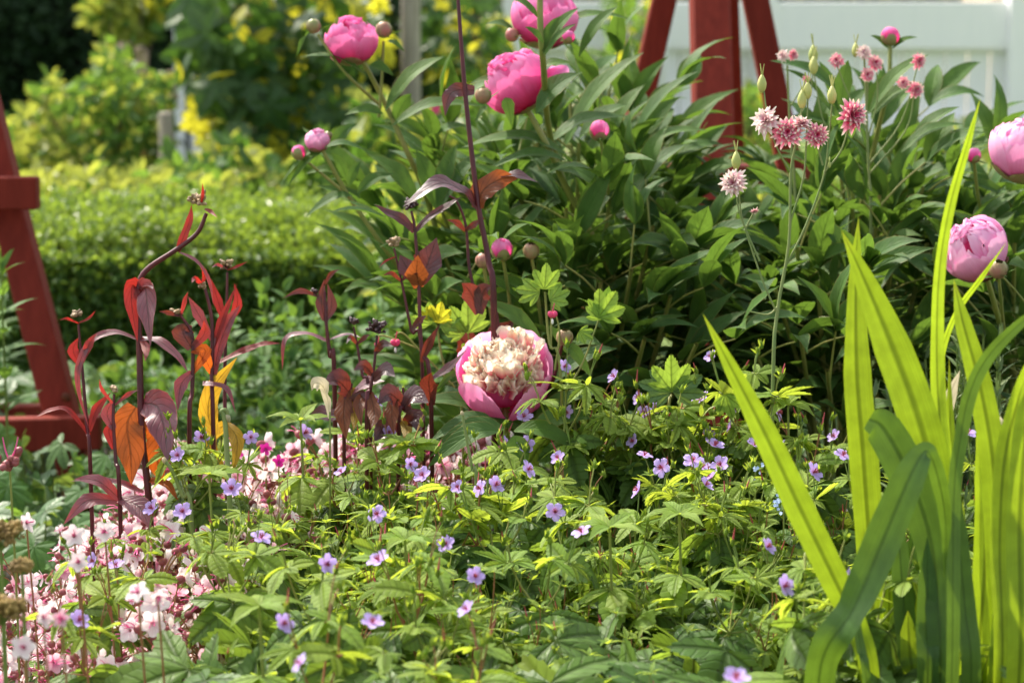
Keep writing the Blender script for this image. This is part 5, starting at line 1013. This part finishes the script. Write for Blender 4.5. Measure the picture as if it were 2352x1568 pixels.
for k in range(13):
    p = PZ(U(1340, 1900), U(935, 1130), .415, 0, 2.92); pr = FLOW[int(rng.integers(len(FLOW)))]; tip = np.array(pr[1][0]); sc = p[2] / tip[2]; rot = U(0, 6.28); off = rz(rot) @ (tip * sc)
    place_shoot(pr, (p[0] - off[0], p[1] - off[1], 0), rot, sc, 'small lilac cranesbill flower in the thick cluster between the open bloom and the iris', 'lilac cranesbills clustered before the iris', tuple(nrm(rz(-rot) @ np.array([U(-1, 1), U(-.9, .3), U(.2, 1.)]))))
# leafy shoots over the bed
def in_ger(px, D):       # lilac cranesbill ground: right of a line running from the pink carpet to the bottom left
    return px > 590 - (2.95 - D) * 250
leafy_spots = []
tries = 0
while len(leafy_spots) < 238 and tries < 6000:
    tries += 1; px = U(250, 2500); D = 1.78 + 1.25 * U(0, 1) ** .85
    if not in_ger(px, D): continue
    if D < 2.25 and U(0, 1) < .5: continue
    if px < 720 and D > 2.5 and U(0, 1) < .65: continue
    if px < 560 and U(0, 1) < .5: continue
    q = gp(px, D)
    if any((q[0] - a[0]) ** 2 + (q[1] - a[1]) ** 2 < .047 ** 2 for a in leafy_spots): continue
    leafy_spots.append(q)
for q in leafy_spots:
    h = U(.70, .94) * (.90 if q[1] < 2.2 else 1); hx = q[0] / (K * q[1]) + 1176
    if 1000 < hx < 1330 and q[1] > 2.45: h = min(h, .80)
    place_shoot(LEAFY[int(rng.integers(len(LEAFY)))], tuple(q), U(0, 6.28), h, 'leafy yellow green cranesbill shoot without an open flower in the front carpet', 'leafy cranesbill shoots')
# bright leaf stars standing above the rest
for k, (x, y, lab) in enumerate([(690, 965, 'brightest yellow green leaf star standing above the carpet on the left'), (1400, 1210, 'light green leaf star right of the flower in mid carpet'), (595, 1390, 'light green leaf star low on the left above the flat lilac flower'), (930, 1020, 'light leaf star left of the bloom leaves'), (1560, 1180, 'light leaf star left of the leaning iris blade'), (1810, 930, 'tall bud bearing shoot right of the leaning iris blade'), (480, 1090, 'light leaf star before the pink carpet'), (930, 1240, 'broad light leaf star in the centre left of the carpet')]):
    p = PZ(x, y, .41, 0, 2.88); c = thing('cranesbill_shoot', lab, 'cranesbill', (p[0], p[1], 0), 'leafy cranesbill shoots'); st = MB(); lf = MB(); h = p[2]
    st.tube([[0, 0, 0], [.005, 0, h * .6], [0, 0, h]], .002, .0014, 5, 3); st.obj('stem', M['ger_stem'], c)
    for j in range(6):
        a = j * 1.05 + U(-.2, .2); leaf(lf, np.array([0, 0, h]), [math.cos(a), math.sin(a) * .9, U(.1, .5)], [0, -.2, 1], U(.035, .052), .015, bend=U(.4, 1.1), ns=7, na=4, fold=.35, ruffle=.12)
    for j in range(3):
        a = j * 2.1 + U(0, 1); palmleaf(lf, 'ger3', np.array([0, 0, h * .84]), [math.cos(a), math.sin(a), -.25], [0, 0, 1], .05)
    lf.obj('leaves', M['ger_new'], c)
# basal leaves: nobody could count them
def ground_leaves(name, n, test, zf, S, kinds, mats, D0, D1, px0, px1, wts, tilt=.5):
    mb = MB(); sm = MB(); k = 0
    while k < n:
        px = U(px0, px1); D = D0 + (D1 - D0) * U(0, 1)
        if not test(px, D): continue
        q = gp(px, D); z = zf(D) * U(.55, 1.) ; p = q + [0, 0, z]; a = U(0, 6.283); k += 1
        m = 0 if U(0, 1) < wts else 1
        palmleaf(mb, kinds[int(rng.integers(len(kinds)))], p, [math.cos(a), math.sin(a) - .4, U(-1., 0)], [math.cos(a) * .4 + U(-tilt, tilt), U(-tilt - .75, tilt * .1), .9], S * U(.65, 1.2) * (1.3 if D < 2.2 and S > .07 else 1), m)
        sm.tube([q + [U(-.02, .02), U(.0, .05), 0], p], .0013, .001, 4, 1, 2)
    off = mb.n; mb.v += sm.v; mb.f += [f + off for f in sm.f]; mb.uv += sm.uv; mb.r += sm.r; mb.m += sm.m; mb.n += sm.n
    return tag(mb.obj(name, [M[q] for q in mats]), kind='stuff')
ground_leaves('cranesbill_foliage', 1900, in_ger, lambda D: .31 if D > 2.3 else .335, .080, ['ger', 'ger', 'ger3'], ['ger_leaf', 'ger_new', 'ger_stem'], 1.74, 3.05, 200, 2550, .88)
bpy.data.objects['cranesbill_foliage']['label'] = 'dense dark green lobed leaves filling the lower carpet'
ground_leaves('bed_foliage', 2100, lambda px, D: not (px < 560 and D < 3.2), lambda D: .20 if D < 4 else .12, .050, ['ger', 'round', 'heart'], ['big_leaf', 'mid_leaf', 'ger_stem'], 3.0, 5.3, -250, 2600, .6)
bpy.data.objects['bed_foliage']['label'] = 'low mixed leaves under the peony bushes'

# ------------------------------------------------------------------ white and blush cranesbill (left)
def not_ger(px, D): return px < 690 - (2.95 - D) * 300
ground_leaves('bigroot_foliage', 900, lambda px, D: not_ger(px, D) and not (px < 150 and D > 3.0), lambda D: .20, .042, ['round'], ['big_leaf', 'heart_leaf', 'ger_stem'], 1.8, 3.25, -120, 760, .7)
bpy.data.objects['bigroot_foliage']['label'] = 'rounded leaves under the white and pink cranesbills'
def big_proto(k):
    st = MB(); H = .28; n1 = np.array([U(-.015, .015), U(-.015, .015), H * .8]); st.tube([[0, 0, 0], n1 * .5 + [.004, 0, 0], n1], .0016, .0012, 5, 3)
    out = []
    for j in range(9):
        a = U(0, 6.28); e = n1 + [math.cos(a) * U(.006, .036), math.sin(a) * U(.006, .036), U(-.012, .055)]; st.tube([n1, (n1 + e) / 2 + [0, 0, .006], e], .0008, .0007, 4, 2); ax = nrm([math.cos(a) * .7, math.sin(a) * .7 - .35, U(-.2, .7)])
        fl = MB(); fl.blob(e, U(.0026, .0047), ax, 1.15, 8, 6, mat=2); op = U(0, 1) < (.52 if k != 3 else .25)
        if op: star(fl, e + ax * .004, ax, U(.0110, .0140), .04, .80, 0 if U(0, 1) < .82 else 1, U(-.9, .6), n=5 if U(0, 1) < .7 else 3)
        if U(0, 1) < .75:
            for _ in range(2): tip = e + ax * U(.010, .02) + rng.normal(0, .003, 3); fl.tube([e, (e + tip) / 2 + [0, 0, .002], tip], .0006, .0004, 4, 2, 3)
        out.append(('flower' if op else 'bud', fl.mesh('flower' if op else 'bud', [M['white'], M['palepink'], M['calyx'], M['style']])))
    return [('stem', st.mesh('stem', [M['ger_stem_red']]))] + out
BIG = [big_proto(k) for k in range(7)]
def place_big(q, sc, label, group):
    t = bpy.data.objects.new('bigroot_cranesbill', None); col.objects.link(t); t.location = tuple(q); t.rotation_euler = (0, 0, U(-.6, .6)); t.scale = (sc,) * 3; tag(t, label, 'cranesbill', group)
    for nm, me in BIG[int(rng.integers(len(BIG)))]:
        if me: link(nm, me, t)
cnt = 0; spots = []
while cnt < 275:
    D = 1.84 + 1.36 * U(0, 1) ** .75; px = U(-90, 720)
    if not not_ger(px, D): continue
    if px < 170 and D > 2.85: continue
    q = gp(px, D)
    if any((q[0] - a[0]) ** 2 + (q[1] - a[1]) ** 2 < .025 ** 2 for a in spots): continue
    spots.append(q); cnt += 1
    place_big(q, U(.80, 1.04) * (1.24 if px > 330 and D > 2.3 else 1.), 'white and blush cranesbill stem with dark red calyxes in the left carpet', 'white and blush cranesbills')
for k in range(26):      # pink glimpses behind the stems and under the bloom
    place_big(gp(U(560, 1150), U(3.02, 3.2)), 1.30, 'pale pink cranesbill stem glimpsed behind the dark purple leaves', 'pale cranesbills behind the purple leaves')
for k in range(10): place_big(gp(U(1600, 2000), U(3.05, 3.15)), 1.05, 'pale pink cranesbill stem in shade below the right peony bush', 'pale cranesbills below the right bush')
def white_bloom(x, y, z, D, rpx, lab, ax=(0, -.9, .35), mat=0):
    p = P(x, y, D); t = thing('bigroot_cranesbill', lab, 'cranesbill', (p[0], p[1], 0), 'single white cranesbill flowers'); m = MB(); h = np.array([0, 0, p[2]])
    star(m, h, ax, rpx * K * D, .03, .74, mat, U(-.4, .1)); m.obj('petals', [M['white'], M['palepink']], t); m = MB(); m.tube([[.01, .02, 0], [.006, .012, p[2] * .6], h], .0014, .001, 5, 3); m.obj('stem', M['ger_stem_red'], t)
    m = MB(); m.blob(h - nrm(ax) * .003, .0038, ax, 1.1, 8, 6)
    for _ in range(5): m.tube([h, h + nrm(ax) * .007 + rng.normal(0, .0025, 3)], .0006, .0004, 4, 1, 1)
    m.obj('calyx', [M['calyx'], M['style']], t)
for a in [(55, 1486, 0, 1.98, 33, 'white cranesbill flower facing the camera near the bottom left corner'), (98, 1416, 0, 2.03, 30, 'white cranesbill flower turned sideways above the one in the corner', (.8, -.5, .3)), (317, 1360, 0, 2.12, 32, 'white cranesbill flower with drooping petals in front of the green shoots', (-.3, -.5, .6)), (362, 1370, 0, 2.12, 24, 'crumpled white cranesbill flower right of the drooping one', (.4, -.6, -.2)), (140, 1420, 0, 2.03, 22, 'small blush cranesbill flower beside the sideways white one', (0, -.9, .3), 1), (180, 1290, 0, 2.2, 26, 'white cranesbill flower under the red stems of the left carpet'), (60, 1200, 0, 2.45, 26, 'white cranesbill flower highest at the left edge', (.8, -.4, .3)), (170, 1230, 0, 2.35, 30, 'white cranesbill flower in the sunlit upper left carpet'), (240, 1220, 0, 2.4, 28, 'white cranesbill flower below the purple drooping leaf')]:
    white_bloom(*a)
# magenta bits behind the gold leaf
for k, (x, y) in enumerate([(545, 1040), (640, 1060), (610, 1030)]):
    p = P(x, y, 3.0); t = thing('magenta_flower', 'magenta flower behind the golden leaf, %s' % ('leftmost of three', 'rightmost of three', 'between the other two')[k], 'flower', (p[0], p[1], 0), 'magenta flowers'); m = MB(); star(m, np.array([0, 0, p[2]]), (0, -1, .3), .009, .05, .7, 0); m.obj('petals', M['magenta'], t)
    m = MB(); m.tube([[0, 0, 0], [0, 0, p[2]]], .0014, .001, 5, 1); m.obj('stem', M['ger_stem'], t)

# ------------------------------------------------------------------ odds and ends
def dry_plant(px, py, D, rpx, lab):
    p = P(px, py, D); t = thing('dry_flower_head', lab, 'dry plant', (p[0], p[1], 0), 'brown dry flower heads'); m = MB(); r_ = rpx * K * D; h = np.array([0, 0, p[2]])
    for k in range(260):
        d = nrm([U(-1, 1), U(-1, 1), U(-.5, 1)]); q = h + d * r_ * U(.3, 1) * [1.2, 1, .7]; m.blob(q, U(.0012, .0028), d, 1.5, 5, 4)
    m.obj('head', M['dry'], t); s = MB(); s.tube([[0, 0, 0], [0, .005, p[2] * .7], h], .002, .0015, 5, 3)
    for k in range(24): d = nrm([U(-1, 1), U(-1, 1), U(.0, 1)]); s.tube([h - [0, 0, r_ * .8], h + d * r_ * .8 * [1.2, 1, .7]], .0007, .0006, 4, 1)
    s.obj('stem', M['green_stem'], t)
for a in [(0, 1225, 2.15, 50, 'upper brown dry flower head on the left edge'), (4, 1400, 2.0, 50, 'lower brown dry flower head on the left edge'), (50, 1300, 2.08, 20, 'small brown dry flower head between the two larger ones')]: dry_plant(*a)
def left_seed():
    p = P(22, 1060, 2.5); t = thing('bigroot_cranesbill', 'lone spent cranesbill head with upright red styles at the left edge', 'cranesbill', (p[0], p[1], 0)); st = MB(); h = np.array([0, 0, p[2]]); st.tube([[0, 0, 0], [.003, 0, p[2] * .6], h - [0, 0, .01]], .0016, .0012, 5, 3); st.obj('stem', M['ger_stem'], t)
    c = MB()
    for k in range(9): d = nrm([U(-1, 1), U(-1, .6), U(-.6, .5)]); e = h + d * U(.005, .016); c.tube([h - [0, 0, .01], e], .0008, .0007, 4, 1); c.blob(e, .0042, d, 1.2, 7, 5)
    for dx in (-.004, .006): c.tube([h, h + [dx, 0, .012], h + [dx * 1.6, 0, .026]], .0012, .0006, 5, 2, 1)
    c.obj('calyxes', [M['calyx'], M['style']], t)
left_seed()
def onion_stalk(pts, D, lab, r=.0034):
    b = P(*pts[0], D); b = np.array([b[0], b[1], 0.]); t = thing('onion_stalk', lab, 'stalk', tuple(b), 'bare grey green stalks'); m = MB(); m.tube([b] + [P(x, y, D) for x, y in pts], r, r * .7, 7, 4); put(m, 'stalk', M['col_stem'], t)
    m = MB(); e = P(*pts[-1], D); m.blob(e, r * 1.0, (.3, 0, -1), 1.6, 7, 5, point=.6); put(m, 'tip', M['dead'], t)
onion_stalk([(528, 1180), (522, 1060), (516, 960), (508, 945), (520, 942), (524, 960)], 2.75, 'bare grey green stalk with a hooked tip in front of the golden leaf')
onion_stalk([(440, 1200), (420, 1140), (395, 1080), (378, 1058)], 2.78, 'slanting grey green stalk with a pale dry tip right of the big orange leaf', .003)
onion_stalk([(1095, 1150), (1085, 1080), (1072, 1010), (1062, 950)], 2.72, 'upright narrow green stalk below the open bloom', .0022)
def curled():
    b = gp(745, 2.85); t = thing('dead_leaf', 'curled cream dead leaf standing before the brown purple leaves', 'dead leaf', tuple(b)); m = MB()
    ribbon(m, [P(757, 960, 2.85), P(752, 915, 2.85), P(740, 885, 2.83), P(722, 880, 2.83), P(716, 897, 2.84)], [6 * K * 2.85, 20 * K * 2.85, 34 * K * 2.85, 26 * K * 2.85, 0], (-.3, -.8, .5), 5, .4); put(m, 'blade', M['dead'], t)
    m = MB(); m.tube([b, P(758, 1020, 2.85), P(757, 958, 2.85)], .0014, .001, 5, 3); put(m, 'stem', M['ger_stem'], t)
curled()
def forget():
    for k, (x, y) in enumerate([(1735, 1080), (1800, 1150)]):
        p = PZ(x, y, .40, 0, 2.9); t = thing('forget_me_not', 'tiny pale blue flower spray beside the leaning iris blade, %s' % ('left of it' if k == 0 else 'lower of the two'), 'flower', (p[0], p[1], 0), 'tiny blue flowers'); m = MB()
        for j in range(14): star(m, np.array([U(-.01, .01), U(-.01, .01), p[2] + U(-.012, .01)]), (U(-.5, .5), -.8, .5), .0021, 0, .9)
        m.obj('petals', M['blue'], t); m = MB(); m.tube([[0, 0, 0], [.003, 0, p[2] * .5], [0, 0, p[2]]], .0014, .0008, 5, 3); m.obj('stem', M['ger_stem'], t)
forget()
for x, y, D, lab in [(820, 246, 7.6, 'blurred red flower below the top left peony'), (1003, 250, 7.8, 'blurred red flower right of the tall grey post')]:
    p = P(x, y, D); t = thing('red_flower', lab, 'flower', (p[0], p[1], 0), 'blurred red flowers'); m = MB(); h = np.array([0, 0, p[2]]); star(m, h, (0, -1, .4), .024, .02, .8); m.obj('petals', M['heart'], t); m = MB(); m.tube([[0, 0, 0], [.01, 0, p[2] * .5], h], .003, .002, 5, 3); m.obj('stem', M['green_stem'], t)
def spikes():
    for k, (x, y) in enumerate([(285, 100), (325, 110), (395, 165), (252, 105)]):
        D = 9.2; p = P(x, y, D); t = thing('flower_spike', 'blurred beige flower spike before the dark hedge, %s' % ('second from left', 'third from left', 'rightmost and shortest', 'leftmost')[k], 'flower', (p[0], p[1], 0), 'beige flower spikes'); m = MB(); h = p[2]
        for j in range(60): f = U(0, 1); a = U(0, 6.28); m.blob(np.array([math.cos(a) * .014, math.sin(a) * .014, h - .14 * f]), .010, (math.cos(a), math.sin(a), 0), 1.3, 5, 4)
        m.obj('blossoms', M['tan'], t); m = MB(); m.tube([[0, 0, 0], [0, 0, h]], .004, .003, 5, 1); m.obj('stem', M['green_stem'], t)
spikes()
